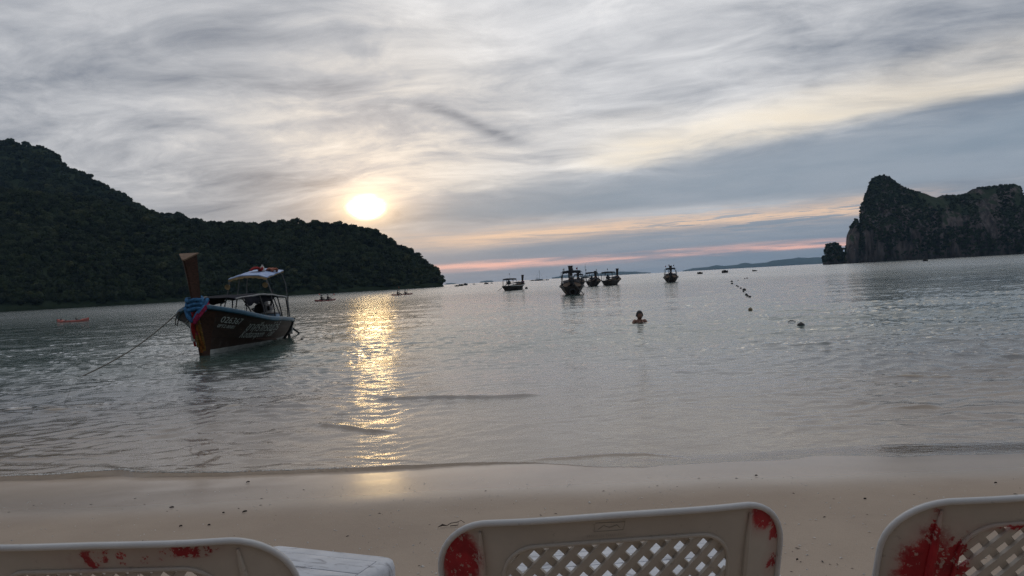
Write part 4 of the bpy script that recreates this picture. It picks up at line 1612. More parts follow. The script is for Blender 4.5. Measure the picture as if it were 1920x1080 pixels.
far_longtail((951, 545), 21, 'dark longtail boat with pale sides, leftmost of the far moored boats', 7.4, prow_top=2.35, roof_z=1.80, roof_at=(-3.1, -1.5), flags=((-2.2, 0.0, 0.9, M_WHITE),), tail=2.9, tail_yaw=0.35, gun=M_WHITE)
far_longtail((1074, 552.5), 4.0, 'largest far longtail boat seen from its stern with a tyre', 8.0, prow_top=2.62, roof_z=2.02, flags=((-3.0, 0.62, 0.30, M_WHITE), (-3.0, -0.55, 0.35, M_CPINK), (-3.0, -0.15, 0.25, M_TARP)), tail=2.2, tail_yaw=-0.5, tyre=True)
far_longtail((1086, 537), 4.5, 'longtail boat half hidden behind the largest far boat', 7.0, prow_top=2.2, roof_z=1.9, roof_at=(-2.8, -1.2), tail=2.0, half=0.7)
far_longtail((1109, 537), 12, 'stern-on longtail boat with light roof flag, left of the pair', 7.2, prow_top=2.3, roof_z=2.05, flags=((-3.1, 0.70, 0.55, M_DARKM), (-1.2, -0.7, 0.5, M_CYEL)), tail=2.2, tail_yaw=0.1)
far_longtail((1138, 535.5), 21, 'longtail boat with round dark blue engine cover, right of the pair', 7.4, prow_top=2.5, roof_z=1.98, roof_at=(-3.4, -1.5), flags=((-2.6, 0, 0.55, M_DARKM),), tail=1.8, cover=M_CBLUE)
far_longtail((1258, 529.5), 12.5, 'lone longtail boat seen from astern, farthest right of the moored boats', 8.0, prow_top=2.45, roof_z=2.0, roof_at=(-3.2, -1.4), flags=((-3.0, 0.6, 0.45, M_CRED), (-3.0, -0.55, 0.5, M_TARP), (-1.6, 0.12, 0.62, M_CPINK)), tail=2.0, half=0.66)


def sail_yacht(px, py, dist, mast, label, hull_len=11.0, rz=0.5):
    p = at_range(px, py, dist)
    r = empty('sailing_yacht', (p.x, p.y, 0), rz)
    tag(r, label, 'yacht')
    for sd in (-1, 1):
        P = [[(-hull_len / 2 + hull_len * i / 10, sd * 2.2 + (0.55 * s) * (1 - max(0, (i - 6) / 4) ** 2 * 0.97), 0.9 * (1 - abs(s) * 0) if abs(s) == 1 else -0.3) for s in (-1, 0, 1)] for i in range(11)]
        MB().sheet(P, 0.05).build('hull', M_YHULL, r)
    MB().box((-0.3, 0, 1.25), (hull_len * 0.62, 4.6, 0.9)).build('deck_house', M_YHULL, r, bevel=0.25)
    MB().tube([(0.8, 0, 1.5), (0.8, 0, mast)], [0.16, 0.08], 8).build('mast', M_DARKM, r)
    MB().tube([(0.7, 0, 2.6), (-3.6, 0, 2.9)], [0.14, 0.30], 8).build('boom', M_TARP, r)
    for e in ((hull_len / 2 - 0.3, 0, 0.9), (-hull_len / 2 + 0.4, 1.8, 0.9), (-hull_len / 2 + 0.4, -1.8, 0.9)):
        MB().tube([(0.8, 0, mast * 0.93), e], 0.03, 5).build('stay', M_DARKM, r)
    return r


M_YHULL = simple('yacht_hull_grey', (0.16, 0.17, 0.18), 0.4, 0.2, 2)
sail_yacht(1011, 524, 820, 11.5, 'small catamaran with a bare mast on the horizon')
sail_yacht(1098, 520, 760, 14.5, 'tall bare mast of a yacht rising behind the moored boats', 11, 1.1)


def motor_boat(px, dist, label, L=4.0, H=1.0, rz=0.0, mast=0.0):
    p = at_range(px, 530, dist)
    r = empty('small_boat', (p.x, p.y, 0), rz)
    tag(r, label, 'boat', 'small distant boats')
    P = []
    for i in range(9):
        f = i / 8
        b = 0.75 * (1 - max(0, (f - 0.45) / 0.55) ** 2 * 0.96)
        P.append([(-L / 2 + L * f, -b, H * (0.55 + 0.3 * f * f)), (-L / 2 + L * f, -b * 0.6, -0.2), (-L / 2 + L * f, b * 0.6, -0.2), (-L / 2 + L * f, b, H * (0.55 + 0.3 * f * f))])
    MB().sheet(P, 0.05, n=(0, 0, -1)).build('hull', M_YHULL if mast < 0 else M_HULL2, r)
    MB().box((-L * 0.12, 0, H * 0.72), (L * 0.34, 0.9, H * 0.55)).build('cabin', M_HULL2, r, bevel=0.08)
    MB().box((-L / 2 - 0.12, 0, H * 0.6), (0.3, 0.35, 0.6)).build('outboard_motor', M_ENG, r, bevel=0.04)
    if mast > 0:
        MB().tube([(0, 0, H * 0.6), (0, 0, mast)], 0.06, 6).build('mast', M_DARKM, r)
    return r


for px, d, lab, L, H, rz, ms in (
        (857, 420, 'tiny boat speck just right of the headland point', 2.6, 0.9, 0.2, 0),
        (862, 520, 'second tiny boat speck out from the headland point', 2.4, 1.2, 1.2, 0),
        (866, 470, 'third tiny boat speck out from the headland point', 2.2, 1.2, 0.9, 0),
        (873, 560, 'dark tiny boat, rightmost of the specks off the headland', 3.2, 1.7, 0.6, 0),
        (889, 700, 'faint pale boat speck midway to the first moored boat', 2.2, 0.8, 0.3, -1),
        (912, 600, 'tiny dark boat below the low blue islet', 3.4, 1.3, 0.4, 0),
        (922, 720, 'tiny boat with short mast beside the low blue islet', 1.8, 0.8, 0.4, 3.2),
        (1000, 900, 'low dark speedboat just left of the catamaran', 8.0, 1.1, 0.1, 0),
        (1026, 820, 'small boat with a stub mast right of the catamaran', 4.2, 1.0, 0.1, 5.0),
        (1314, 300, 'small dark boat right of the lone far longtail', 2.0, 0.9, 0.2, 0),
        (1361, 290, 'small dark boat above the start of the float line', 2.4, 1.1, 0.3, 0),
        (1417, 280, 'faint low boat right of the float line on the far water', 1.6, 0.5, 0.1, -1),
        (1738, 330, 'small dark boat below the cliffs of the limestone island', 2.0, 0.9, 0.2, 0)):
    motor_boat(px, d, lab, L, H, rz, ms)

# ------------------------------------------------------------------ floats
M_FLOATD = simple('black_float', (0.02, 0.02, 0.022), 0.55, 0.4, 10)
M_FLOATY = simple('tan_float', (0.34, 0.26, 0.14), 0.55, 0.4, 8)
M_FLOATP = simple('pale_float', (0.42, 0.42, 0.38), 0.55, 0.4, 8)


def float_buoy(px, py, w_px, label, mat, squash=0.8, name='float_buoy', cat='buoy', group='floats of the rope line'):
    p = on_level(px, py)
    rad = max(0.05, w_px * p.y / FPX / 2)
    r = empty(name, (p.x, p.y, 0), random.uniform(0, 3))
    tag(r, label, cat, group)
    prof = [(0.02 * rad, -0.75 * rad * squash)] + [(rad * math.cos(R(a)), rad * squash * (math.sin(R(a)) + 0.25)) for a in range(-70, 86, 12)]
    MB().lathe(prof, (0, 0, 0), 16).build('float_body', mat, r)
    MB().tube([(p_[0] * 1, p_[1], p_[2]) for p_ in torus_pts((0, 0, 1.27 * rad * squash), rad * 0.22, rad * 0.22, 10)], rad * 0.07, 6).build('eye_ring', M_DARKM, r)
    MB().tube([tuple(q) for q in torus_pts((0, 0, 0.25 * rad * squash), rad * 1.0, rad * 1.0, 20)], rad * 0.05, 5).build('seam', M_DARKM, r)
    return r


float_buoy(1407, 581.5, 8.0, 'round tan float nearest the beach on the float line', M_FLOATY, 1.0)
line = [(1406, 557, 5.5, 'nearest black float of the cluster of three'), (1401.5, 555, 5.0, 'middle black float of the cluster of three'), (1399.3, 552.5, 5.0, 'farthest black float of the cluster of three'),
        (1394, 547, 3.4, 'small black float just below the fat black float'), (1395.5, 544, 7.0, 'fat black float midway along the float line'), (1389, 540.5, 3.6, 'single black float above the fat black float'),
        (1384, 537.5, 3.0, 'lower black float of the middle pair'), (1381.4, 536, 3.4, 'upper black float of the middle pair'), (1372.6, 532, 4.5, 'black float at the left bend of the float line'),
        (1372, 528.3, 4.6, 'long black float just above the bend of the line'), (1384, 526, 2.4, 'tiny black float right of the bend'), (1396.5, 523, 3.0, 'left one of the two farthest floats'), (1401, 522, 3.4, 'right one of the two farthest floats')]
for a in line:
    float_buoy(a[0], a[1], a[2], a[3], M_FLOATD, 0.75)
float_buoy(987, 541.5, 5.0, 'round black mooring buoy right of the leftmost far boat', M_FLOATD, 1.2, 'mooring_buoy', 'buoy', 'mooring buoys')
float_buoy(979.8, 541.2, 2.0, 'tiny pale buoy between the black buoy and a far boat', M_FLOATP, 0.9, 'mooring_buoy', 'buoy', 'mooring buoys')
float_buoy(1502, 612, 14.5, 'fat black float lying low in the water right of the swimmer', M_FLOATD, 0.8, 'mooring_buoy', 'buoy', 'mooring buoys')
float_buoy(566, 637, 6.0, 'black float beside the near boat stern', M_FLOATD, 0.8, 'mooring_buoy', 'buoy', 'mooring buoys')
# a driftwood length near the fat black float
p = on_level(1484, 603)
o = MB().tube([(-0.10, 0, 0.0), (-0.03, 0.01, 0.022), (0.04, 0.0, 0.018), (0.11, -0.01, 0.0)], [0.008, 0.016, 0.014, 0.006], 7).build('driftwood', M_FLOATD, loc=(p.x, p.y, 0.0))
tag(o, 'short dark stick floating left of the fat black float', 'driftwood')

# ------------------------------------------------------------------ people and kayaks
def skinned(joints, bones, subdiv=2):
    """continuous body surface from joints (x, y, z, radius) and bones; returns vertices, faces"""
    me = bpy.data.meshes.new('figure')
    me.from_pydata([j[:3] for j in joints], bones, [])
    o = bpy.data.objects.new('figure', me)
    COL.objects.link(o)
    md = o.modifiers.new('skin', 'SKIN')
    md.use_smooth_shade = True
    for k, j in enumerate(joints):
        sv = me.skin_vertices[0].data[k]
        rr = j[3]
        sv.radius = rr if isinstance(rr, tuple) else (rr, rr)
        sv.use_root = (k == 0)
    o.modifiers.new('sub', 'SUBSURF').levels = subdiv
    bpy.context.view_layer.update()
    dg = bpy.context.evaluated_depsgraph_get()
    m2 = bpy.data.meshes.new_from_object(o.evaluated_get(dg))
    V = [tuple(v.co) for v in m2.vertices]
    F = [tuple(p.vertices) for p in m2.polygons]
    bpy.data.objects.remove(o)
    bpy.data.meshes.remove(me)
    bpy.data.meshes.remove(m2)
    return V, F


def head_geometry(c, s=1.0, n=20, m=16):
    """head facing -y: skull, brow, nose, chin, ears; centre c, height about 0.235 s"""
    V, F = [], []
    for i in range(m + 1):
        ph = math.pi * i / m
        for k in range(n):
            th = 2 * math.pi * k / n
            x, y, z = math.sin(ph) * math.cos(th), math.sin(ph) * math.sin(th), math.cos(ph)
            px, py, pz = x * 0.084, y * 0.098, z * 0.114
            low = max(0.0, -z)
            px *= 1 - 0.30 * low ** 1.5
            py *= 1 - 0.18 * low ** 1.5 if y > 0 else 1 - 0.02 * low
            front = max(0.0, -y)
            if front > 0.75:
                cx = abs(x)
                py -= 0.022 * math.exp(-(cx / 0.16) ** 2) * math.exp(-((z + 0.18) / 0.20) ** 2)       # nose
                py -= 0.008 * math.exp(-(cx / 0.28) ** 2) * math.exp(-((z + 0.55) / 0.10) ** 2)       # lips
                py += 0.010 * math.exp(-((cx - 0.36) / 0.16) ** 2) * math.exp(-((z - 0.05) / 0.13) ** 2)   # eye sockets
                py -= 0.006 * math.exp(-((z - 0.24) / 0.10) ** 2)                                     # brow
            side = abs(x)
            if side > 0.9:
                px += math.copysign(0.016, x) * math.exp(-((z + 0.05) / 0.22) ** 2) * math.exp(-((y - 0.05) / 0.18) ** 2)
            V.append((c[0] + px * s, c[1] + py * s, c[2] + pz * s))
    for i in range(m):
        for k in range(n):
            k2 = (k + 1) % n
            F.append((i * n + k, i * n + k2, (i + 1) * n + k2, (i + 1) * n + k))
    return V, F


M_SKIN = simple('tanned_skin', (0.30, 0.155, 0.105), 0.5, 0.2, 10, color2=(0.22, 0.105, 0.07))
M_HAIR = simple('dark_hair', (0.012, 0.010, 0.009), 0.55, 0.4, 40, bump=0.5)


def hair_cap(c, s, parent, mat):
    P = []
    for i in range(9):
        ph = R(4) + R(100) * i / 8
        row = []
        for k in range(21):
            th = 2 * math.pi * k / 20
            x, y, z = math.sin(ph) * math.cos(th), math.sin(ph) * math.sin(th), math.cos(ph)
            lim = 1.0
            z2 = max(z, 0.42) if y < -0.25 and abs(x) < 0.75 else z     # hairline above the brow
            kx = 1.06 + 0.03 * math.sin(7 * th + 3 * ph)
            row.append((c[0] + x * 0.086 * kx * s, c[1] + (y * 0.100 * kx + (0.01 if z2 > z else 0)) * s, c[2] + z2 * 0.116 * kx * s))
        P.append(row)
    return MB().grid(P).build('hair', mat, parent)


def swimmer():
    p = on_level(1199.5, 605)
    r = empty('person', (p.x, p.y, 0), 0.0)
    tag(r, 'swimmer with short dark hair, head and bare shoulders above water, hands at the chin', 'person')
    J = [(0, 0.02, -0.55, (0.13, 0.10)), (0, 0.02, -0.30, (0.14, 0.11)), (0, 0.02, -0.08, (0.15, 0.11)), (0, 0.01, 0.09, (0.11, 0.075)), (0, 0.0, 0.125, 0.068), (0, -0.01, 0.16, 0.06),
         (-0.170, 0.0, 0.072, 0.072), (-0.215, -0.06, -0.10, 0.050), (-0.20, -0.17, -0.16, 0.042), (-0.10, -0.26, -0.05, 0.036), (-0.035, -0.27, 0.03, 0.026), (-0.012, -0.25, 0.075, 0.020),
         (0.170, 0.0, 0.072, 0.072), (0.215, -0.06, -0.10, 0.050), (0.20, -0.17, -0.16, 0.042), (0.10, -0.26, -0.05, 0.036), (0.035, -0.27, 0.03, 0.026), (0.012, -0.25, 0.075, 0.020)]
    B = [(0, 1), (1, 2), (2, 3), (3, 4), (4, 5), (2, 6), (6, 7), (7, 8), (8, 9), (9, 10), (10, 11), (2, 12), (12, 13), (13, 14), (14, 15), (15, 16), (16, 17)]
    # folded fingers
    for sd, base in ((-1, 11), (1, 17)):
        for q in range(4):
            x0 = sd * (0.018 + 0.006 * q)
            i0 = len(J)
            J.append((x0, -0.262 + 0.006 * q, 0.090 - 0.014 * q, 0.009))
            J.append((-sd * 0.014, -0.278 + 0.005 * q, 0.108 - 0.018 * q, 0.008))
            B += [(base, i0), (i0, i0 + 1)]
        i0 = len(J)
        J.append((sd * 0.024, -0.235, 0.100, 0.010))
        J.append((sd * 0.010, -0.232, 0.128, 0.008))
        B += [(base, i0), (i0, i0 + 1)]
    V, F = skinned(J, B, 2)
    mb = MB().add(V, F)
    hc = (0, -0.035, 0.232)
    V2, F2 = head_geometry(hc, 1.2)
    mb.add(V2, F2)
    mb.build('body', M_SKIN, r)
    hair_cap(hc, 1.2, r, M_HAIR)
    return r


swimmer()


def kayaker(loc, rz, mat_top, label, arm=0.3, hold=True):
    r = empty('person', loc, rz)
    tag(r, label, 'person', 'kayakers')
    # seated, facing +x, torso upright, legs forward
    J = [(0, 0, 0.10, (0.15, 0.12)), (0.0, 0, 0.30, (0.14, 0.11)), (0.02, 0, 0.48, (0.16, 0.11)), (0.03, 0, 0.60, 0.055), (0.04, 0, 0.66, 0.055)]
    B = [(0, 1), (1, 2), (2, 3), (3, 4)]
    for sd in (-1, 1):
        i = len(J)
        J += [(0.02, sd * 0.19, 0.49, 0.058), (0.16, sd * 0.25, 0.30, 0.045), (0.36, sd * 0.24, 0.36 + arm * sd * 0.35, 0.038), (0.42, sd * 0.24, 0.38 + arm * sd * 0.35, 0.035)]
        B += [(2, i), (i, i + 1), (i + 1, i + 2), (i + 2, i + 3)]
        i = len(J)
        J += [(0.10, sd * 0.10, 0.08, 0.085), (0.48, sd * 0.13, 0.24, 0.065), (0.80, sd * 0.10, 0.06, 0.045), (0.90, sd * 0.10, 0.12, 0.035)]
        B += [(0, i), (i, i + 1), (i + 1, i + 2), (i + 2, i + 3)]
    V, F = skinned(J, B, 1)
    mb = MB().add(V, F)
    V2, F2 = head_geometry((0, 0, 0), 1.0, 14, 10)
    c = Vector((0.055, 0, 0.775))
    mb.add([(c.x - v[1], c.y + v[0], c.z + v[2]) for v in V2], F2)
    mb.build('body', mat_top, r)
    P = MB()
    prof = [[(c.x - 0.01 + 0.10 * math.cos(t) * math.cos(a), c.y + 0.088 * math.sin(t) * math.cos(a), c.z + 0.02 + 0.115 * math.sin(a)) for t in np.linspace(0, 2 * math.pi, 13)] for a in np.linspace(0.2, 1.5, 5)]
    P.grid(prof).build('hair', M_HAIR, r)
    return r


def kayak(px, py, heading, mat, label, L=3.6, name='kayak'):
    p = on_level(px, py)
    r = empty(name, (p.x, p.y, 0), R(90 - heading))
    tag(r, label, 'kayak', 'kayaks on the bay')
    P = []
    for i in range(25):
        f = -1 + 2 * i / 24
        b = 0.40 * max(0.0, 1 - abs(f) ** 2.4) + 0.012
        zt = 0.17 + 0.13 * abs(f) ** 3
        zb = -0.10 + 0.20 * abs(f) ** 4
        ring = []
        for k in range(13):
            a = 2 * math.pi * k / 12
            ca, sa = math.cos(a), math.sin(a)
            y = b * math.copysign(abs(ca) ** 0.8, ca)
            z = (zt if sa > 0 else zb) * abs(sa) ** 0.7 * (1 if sa > 0 else 1) + 0.04
            if sa > 0.6 and abs(f) < 0.55:
                z -= 0.08 * (sa - 0.6) / 0.4
            ring.append((L / 2 * f, y, z))
        P.append(ring)
    MB().grid(P).build('hull', mat, r)
    for x in (-0.75, 0.55):
        MB().box((x - 0.22, 0, 0.24), (0.05, 0.38, 0.24), Matrix.Rotation(R(-12), 3, 'Y')).build('seat_back', M_DARKM, r, bevel=0.015)
        MB().box((x + 0.02, 0, 0.155), (0.40, 0.40, 0.05)).build('seat', M_DARKM, r, bevel=0.015)
    pts = [(L / 2 * (-0.95 + 1.9 * i / 20), 0.41 * max(0.0, 1 - abs(-0.95 + 0.095 * i) ** 2.4) + 0.005, 0.09) for i in range(21)]
    MB().tube(pts, 0.014, 5).build('grab_line', M_DARKM, r)
    return r, Matrix.Translation((p.x, p.y, 0)) @ Matrix.Rotation(R(90 - heading), 4, 'Z')


def paddle(M, c, ang, label):
    r = empty('paddle', M @ Vector(c), 0)
    a = M.to_euler().z
    r.rotation_euler = (0, 0, a)
    tag(r, label, 'paddle', 'kayak paddles')
    d = Vector((0.15, math.cos(ang), math.sin(ang))).normalized()
    MB().tube([d * -1.05, d * 1.05], 0.018, 6).build('shaft', M_DARKM, r)
    for s in (-1, 1):
        q = d * (1.05 * s)
        up = Vector((1, 0, 0)).cross(d).normalized()
        P = [[q + d * (s * 0.42 * i / 5) + up * (0.10 * math.sin(math.pi * (0.15 + 0.75 * i / 5)) * k) for k in (-1, 0, 1)] for i in range(6)]
        MB().sheet(P, 0.012).build('blade', M_KRED, r)
    return r


M_KRED = simple('red_kayak_plastic', (0.50, 0.075, 0.045), 0.45, 0.3, 4)
M_KORG = simple('coral_float_plastic', (0.46, 0.115, 0.085), 0.5, 0.35, 5)
M_KDARK = simple('dark_red_kayak_plastic', (0.17, 0.035, 0.030), 0.45, 0.3, 4)
M_KVEST = simple('dark_life_vest_figure', (0.045, 0.030, 0.030), 0.8, 0.5, 12)
k1, Mk1 = kayak(610, 564.5, 35, M_KDARK, 'dark red kayak with two paddlers just right of the near boat', 4.0)
kayaker(Mk1 @ Vector((-0.75, 0, 0.12)), Mk1.to_euler().z, M_KVEST, 'rear paddler in the kayak nearest the longtail boat', 0.4)
kayaker(Mk1 @ Vector((0.50, 0, 0.12)), Mk1.to_euler().z, M_KVEST, 'front paddler in the kayak nearest the longtail boat', -0.3)
paddle(Mk1, (-0.30, 0, 0.52), 0.45, 'rear paddle of the kayak nearest the longtail boat')
paddle(Mk1, (0.92, 0, 0.52), -0.35, 'front paddle of the kayak nearest the longtail boat')
k2, Mk2 = kayak(754, 553.5, 62, M_KDARK, 'dark kayak with two paddlers at the top of the sun glitter', 4.0)
kayaker(Mk2 @ Vector((-0.85, 0, 0.12)), Mk2.to_euler().z, M_KVEST, 'rear paddler in the kayak by the sun glitter', 0.5)
kayaker(Mk2 @ Vector((0.55, 0, 0.12)), Mk2.to_euler().z, M_KVEST, 'front paddler in the kayak by the sun glitter', -0.2)
paddle(Mk2, (-0.42, 0, 0.58), 0.75, 'raised rear paddle of the kayak by the sun glitter')
paddle(Mk2, (0.98, 0, 0.52), -0.3, 'front paddle of the kayak by the sun glitter')
kayak(137, 603.5, 82, M_KORG, 'empty coral red kayak drifting at the far left', 2.7)

# ------------------------------------------------------------------ beach furniture
def plastic_material(name, base, spots, dirt=0.5):
    """weathered cream plastic; spots: (x, z, rx, rz, amount) of worn red paint in the chair's own coordinates"""
    m, N, out = material(name)
    b = N.new('ShaderNodeBsdfPrincipled')
    p = N.obj()
    x, y, z = N.sep(p)
    n1 = N.noise(p, 7.0, 5, 0.6)
    n2 = N.noise(p, 60.0, 4, 0.65)
    col = N.mix(N.smooth(n1, 0.35, 0.7), tuple(c * 0.86 for c in base), base)
    col = N.mix(N.smooth(n2, 0.62, 0.74) * dirt, col, tuple(c * 0.45 for c in base))
    scr = N.noise(N.vec(x * 30.0, y * 30.0, z * 160.0), 1.0, 3, 0.7)
    col = N.mix(N.smooth(scr, 0.66, 0.74) * 0.35, col, tuple(c * 0.55 for c in base))
    red_n = N.noise(N.vec(x, y, z * 0.8), 46.0, 6, 0.72)
    red_b = N.noise(p, 13.0, 4, 0.6)
    chips = N.noise(N.vec(x, y, z), 95.0, 5, 0.7)
    red = None
    for (sx, sz, rx, rz, am) in spots:
        dx = (x - sx) / rx
        dz = (z - sz) / rz
        q = N.math('SQRT', dx * dx + dz * dz)
        f = N.smooth(q + (red_b - 0.5) * 1.1 + (red_n - 0.5) * 0.9, 1.20, 0.70)
        f = f * N.smooth(red_n + am * 0.42 - q * 0.16, 0.60, 0.68)
        f = f * N.smooth(chips + q * 0.06, 0.645, 0.60)
        haze = N.smooth(q + (red_b - 0.5) * 0.7, 1.5, 0.4) * 0.55 * am * N.smooth(red_n, 0.25, 0.6, 0.4, 1.0)
        f = N.math('MAXIMUM', f, haze)
        red = f if red is None else N.math('MAXIMUM', red, f)
    rough = N.lin(n1, 0.3, 0.7, 0.42, 0.62)
    if red is not None:
        col = N.mix(red, col, N.mix(N.smooth(red_b, 0.35, 0.65), (0.20, 0.004, 0.010), (0.42, 0.016, 0.024)))
    N.put(b.inputs['Base Color'], col)
    N.put(b.inputs['Roughness'], rough)
    b.inputs['Specular IOR Level'].default_value = 0.4
    bn = N.new('ShaderNodeBump')
    bn.inputs['Strength'].default_value = 0.15
    bn.inputs['Distance'].default_value = 0.002
    N.put(bn.inputs['Height'], n2)
    N.put(b.inputs['Normal'], bn.outputs[0])
    N.t.links.new(b.outputs[0], out.inputs['Surface'])
    return m


M_RIM = plastic_material('sky_lit_rim_tone', (0.66, 0.65, 0.64), [])  # paler than the chair: sky light on the rim put into its colour
HW_ = 0.262          # half width of a chair back
SEAT = 0.42
BACK = 0.41


def back_pt(a, b, off=0.0):
    """point on the chair back; a across, b up from the seat, off: out of the rear face"""
    y = -0.20 - 0.13 * (max(b, 0.0) / BACK) ** 1.15 + 0.055 * (abs(a) / HW_) ** 3.0
    z = SEAT + b * 0.965
    nrm = Vector((-0.085 * 3 * (a * abs(a)) / HW_ ** 3 * -1 * -1, -1.0, -0.30)).normalized()
    return Vector((a, y, z)) + Vector((nrm.x, nrm.y, nrm.z)) * off


def rounded(poly_half, b0, b1, rad, crown=0.0, n=10):
    """closed outline: half width, bottom, top, top corner radius"""
    pts = []
    w = poly_half
    pts.append((-w * 0.97, b0))
    pts.append((-w, b0 + (b1 - b0) * 0.4))
    for i in range(n + 1):
        t = math.pi - (math.pi / 2) * i / n
        pts.append((-w + rad + rad * math.cos(t), b1 - crown - rad + (rad + crown * 0.6) * math.sin(t)))
    for i in range(1, 8):
        f = -1 + 2 * i / 8
        pts.append((f * (w - rad), b1 - crown * 0.4 * abs(f) ** 2))
    for i in range(n + 1):
        t = math.pi / 2 - (math.pi / 2) * i / n
        pts.append((w - rad + rad * math.cos(t), b1 - crown - rad + (rad + crown * 0.6) * math.sin(t)))
    pts.append((w, b0 + (b1 - b0) * 0.4))
    pts.append((w * 0.97, b0))
    return pts


def cast(poly, c, ang):
    """distance from c to the outline along the direction ang"""
    d = (math.cos(ang), math.sin(ang))
    best = None
    n = len(poly)
    for i in range(n):
        p, q = poly[i], poly[(i + 1) % n]
        ex, ey = q[0] - p[0], q[1] - p[1]
        den = d[0] * ey - d[1] * ex
        if abs(den) < 1e-12:
            continue
        t = ((p[0] - c[0]) * ey - (p[1] - c[1]) * ex) / den
        s = ((p[0] - c[0]) * d[1] - (p[1] - c[1]) * d[0]) / den
        if t > 1e-9 and -1e-9 <= s <= 1 + 1e-9 and (best is None or t > best):
            best = t
    return best or 0.0


def inside(poly, x, y):
    c = False
    n = len(poly)
    for i in range(n):
        (x1, y1), (x2, y2) = poly[i], poly[(i + 1) % n]
        if (y1 > y) != (y2 > y) and x < (x2 - x1) * (y - y1) / (y2 - y1) + x1:
            c = not c
    return c


M_EMB = simple('faint_moulded_mark', (0.42, 0.38, 0.33), 0.6, 0.15, 60)


def plastic_chair(px, dist, yaw, spots, label, marked=False, extra_h=0.0):
    q = at_range(px, 960, dist)
    q.y += 0.33
    zg = float(sand_z(np.array(q.x), np.array(q.y)))
    r = empty('plastic_chair', (q.x, q.y, zg + extra_h), yaw)
    tag(r, label, 'chair', 'plastic chairs on the sand')
    mat = plastic_material('cream_chair_plastic', (0.55, 0.495, 0.430), spots)
    outer = rounded(HW_, 0.0, BACK, 0.082, 0.014)
    hole = rounded(0.166, 0.07, 0.366, 0.050, 0.006)
    c = (0.0, 0.22)
    na = 168
    P = []
    for i in range(na + 1):
        t = 2 * math.pi * i / na
        ro_, ri_ = cast(outer, c, t), cast(hole, c, t)
        P.append([back_pt(c[0] + math.cos(t) * (ri_ + (ro_ - ri_) * j / 5), c[1] + math.sin(t) * (ri_ + (ro_ - ri_) * j / 5)) for j in range(6)])
    MB().sheet(P, -0.005, n=(0, -1, 0)).build('backrest', mat, r, angle=50)
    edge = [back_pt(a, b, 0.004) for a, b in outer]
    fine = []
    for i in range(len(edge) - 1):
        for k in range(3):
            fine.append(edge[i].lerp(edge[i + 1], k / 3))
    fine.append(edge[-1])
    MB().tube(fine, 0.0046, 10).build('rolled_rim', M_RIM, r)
    rim = [back_pt(a, b, 0.0015) for a, b in hole]
    MB().tube(rim + [rim[0]], 0.0032, 8).build('opening_rim', mat, r)
    for sg in (-1, 1):
        pts = [back_pt(sg * 0.198, 0.02 + 0.368 * i / 10, 0.0030) for i in range(11)]
        MB().tube(pts, [0.0062] * 9 + [0.005, 0.002], 8).build('back_rib', mat, r)
    # lattice of crossing bars
    pitch, slope, bw = 0.0350, 1.18, 0.0058
    big = [(a * 1.02, 0.22 + (b - 0.22) * 1.015) for a, b in hole]
    for sg in (1, -1):
        k = -16
        while k <= 16:
            x0 = k * pitch
            seg = []
            for i in range(0, 91):
                b = 0.06 + 0.32 * i / 90
                a = x0 + sg * (b - 0.22) / slope
                if inside(big, a, b):
                    seg.append((a, b))
            if len(seg) > 6:
                seg = seg[::4] + [seg[-1]]
                off = 0.0012 if sg > 0 else -0.0048
                nx, ny = slope / math.hypot(1, slope), -sg * 1 / math.hypot(1, slope)
                rows = [[back_pt(a + nx * bw * e, b + ny * bw * e, off) for e in (-1, 0, 1)] for a, b in seg]
                MB().sheet(rows, -0.0058, n=(0, -1, 0)).build('lattice_bar', mat, r, smooth=False)
            k += 1
    # seat, arms and legs
    S_ = []
    for i in range(9):
        yy = -0.21 + 0.44 * i / 8
        S_.append([(-0.215 + 0.43 * j / 8, yy, SEAT - 0.018 * math.sin(math.pi * j / 8) - 0.012 * math.sin(math.pi * i / 8) - (0.02 if i == 8 else 0)) for j in range(9)])
    MB().sheet(S_, 0.006, n=(0, 0, -1)).build('seat', mat, r, angle=60)
    for sg in (-1, 1):
        for (y0, y1) in ((0.22, 0.27), (-0.19, -0.27)):
            mb = MB()
            top, bot = Vector((sg * 0.212, y0, SEAT - 0.004)), Vector((sg * 0.248, y1, 0.0))
            L_ = []
            for i in range(5):
                f = i / 4
                c0 = top.lerp(bot, f)
                w = 0.034 * (1 - 0.35 * f)
                L_.append([c0 + Vector((sg * 0.0, w, 0)), c0 + Vector((sg * 0.012, 0, 0)), c0 + Vector((-sg * w, -w * 0.2, 0))])
            mb.sheet(L_, 0.006, n=(sg, 0, 0))
            mb.build('leg', mat, r, angle=60)
    if marked:
        def emboss(body, size, a0, b0, nm):
            V, F = text_mesh(body, size)
            if not V:
                return
            w = max(v[0] for v in V)
            MB().add([back_pt(a0 - w / 2 + v[0], b0 + v[1], 0.0012) for v in V], F).build(nm, M_EMB, r, smooth=False)
        emboss('MADE IN THAILAND', 0.0062, -0.018, 0.3735, 'moulded_lettering')
        fr = [(-0.036, 0.383), (0.006, 0.383), (0.008, 0.396), (-0.034, 0.397), (-0.036, 0.383)]
        MB().tube([back_pt(a, b, 0.0006) for a, b in fr], 0.0004, 5).build('moulded_emblem', M_EMB, r)
        MB().tube([back_pt(a, b, 0.0006) for a, b in [(-0.030, 0.386), (-0.022, 0.392), (-0.014, 0.388), (-0.004, 0.392), (0.001, 0.387)]], 0.0005, 5).build('moulded_emblem', M_EMB, r)
    return r


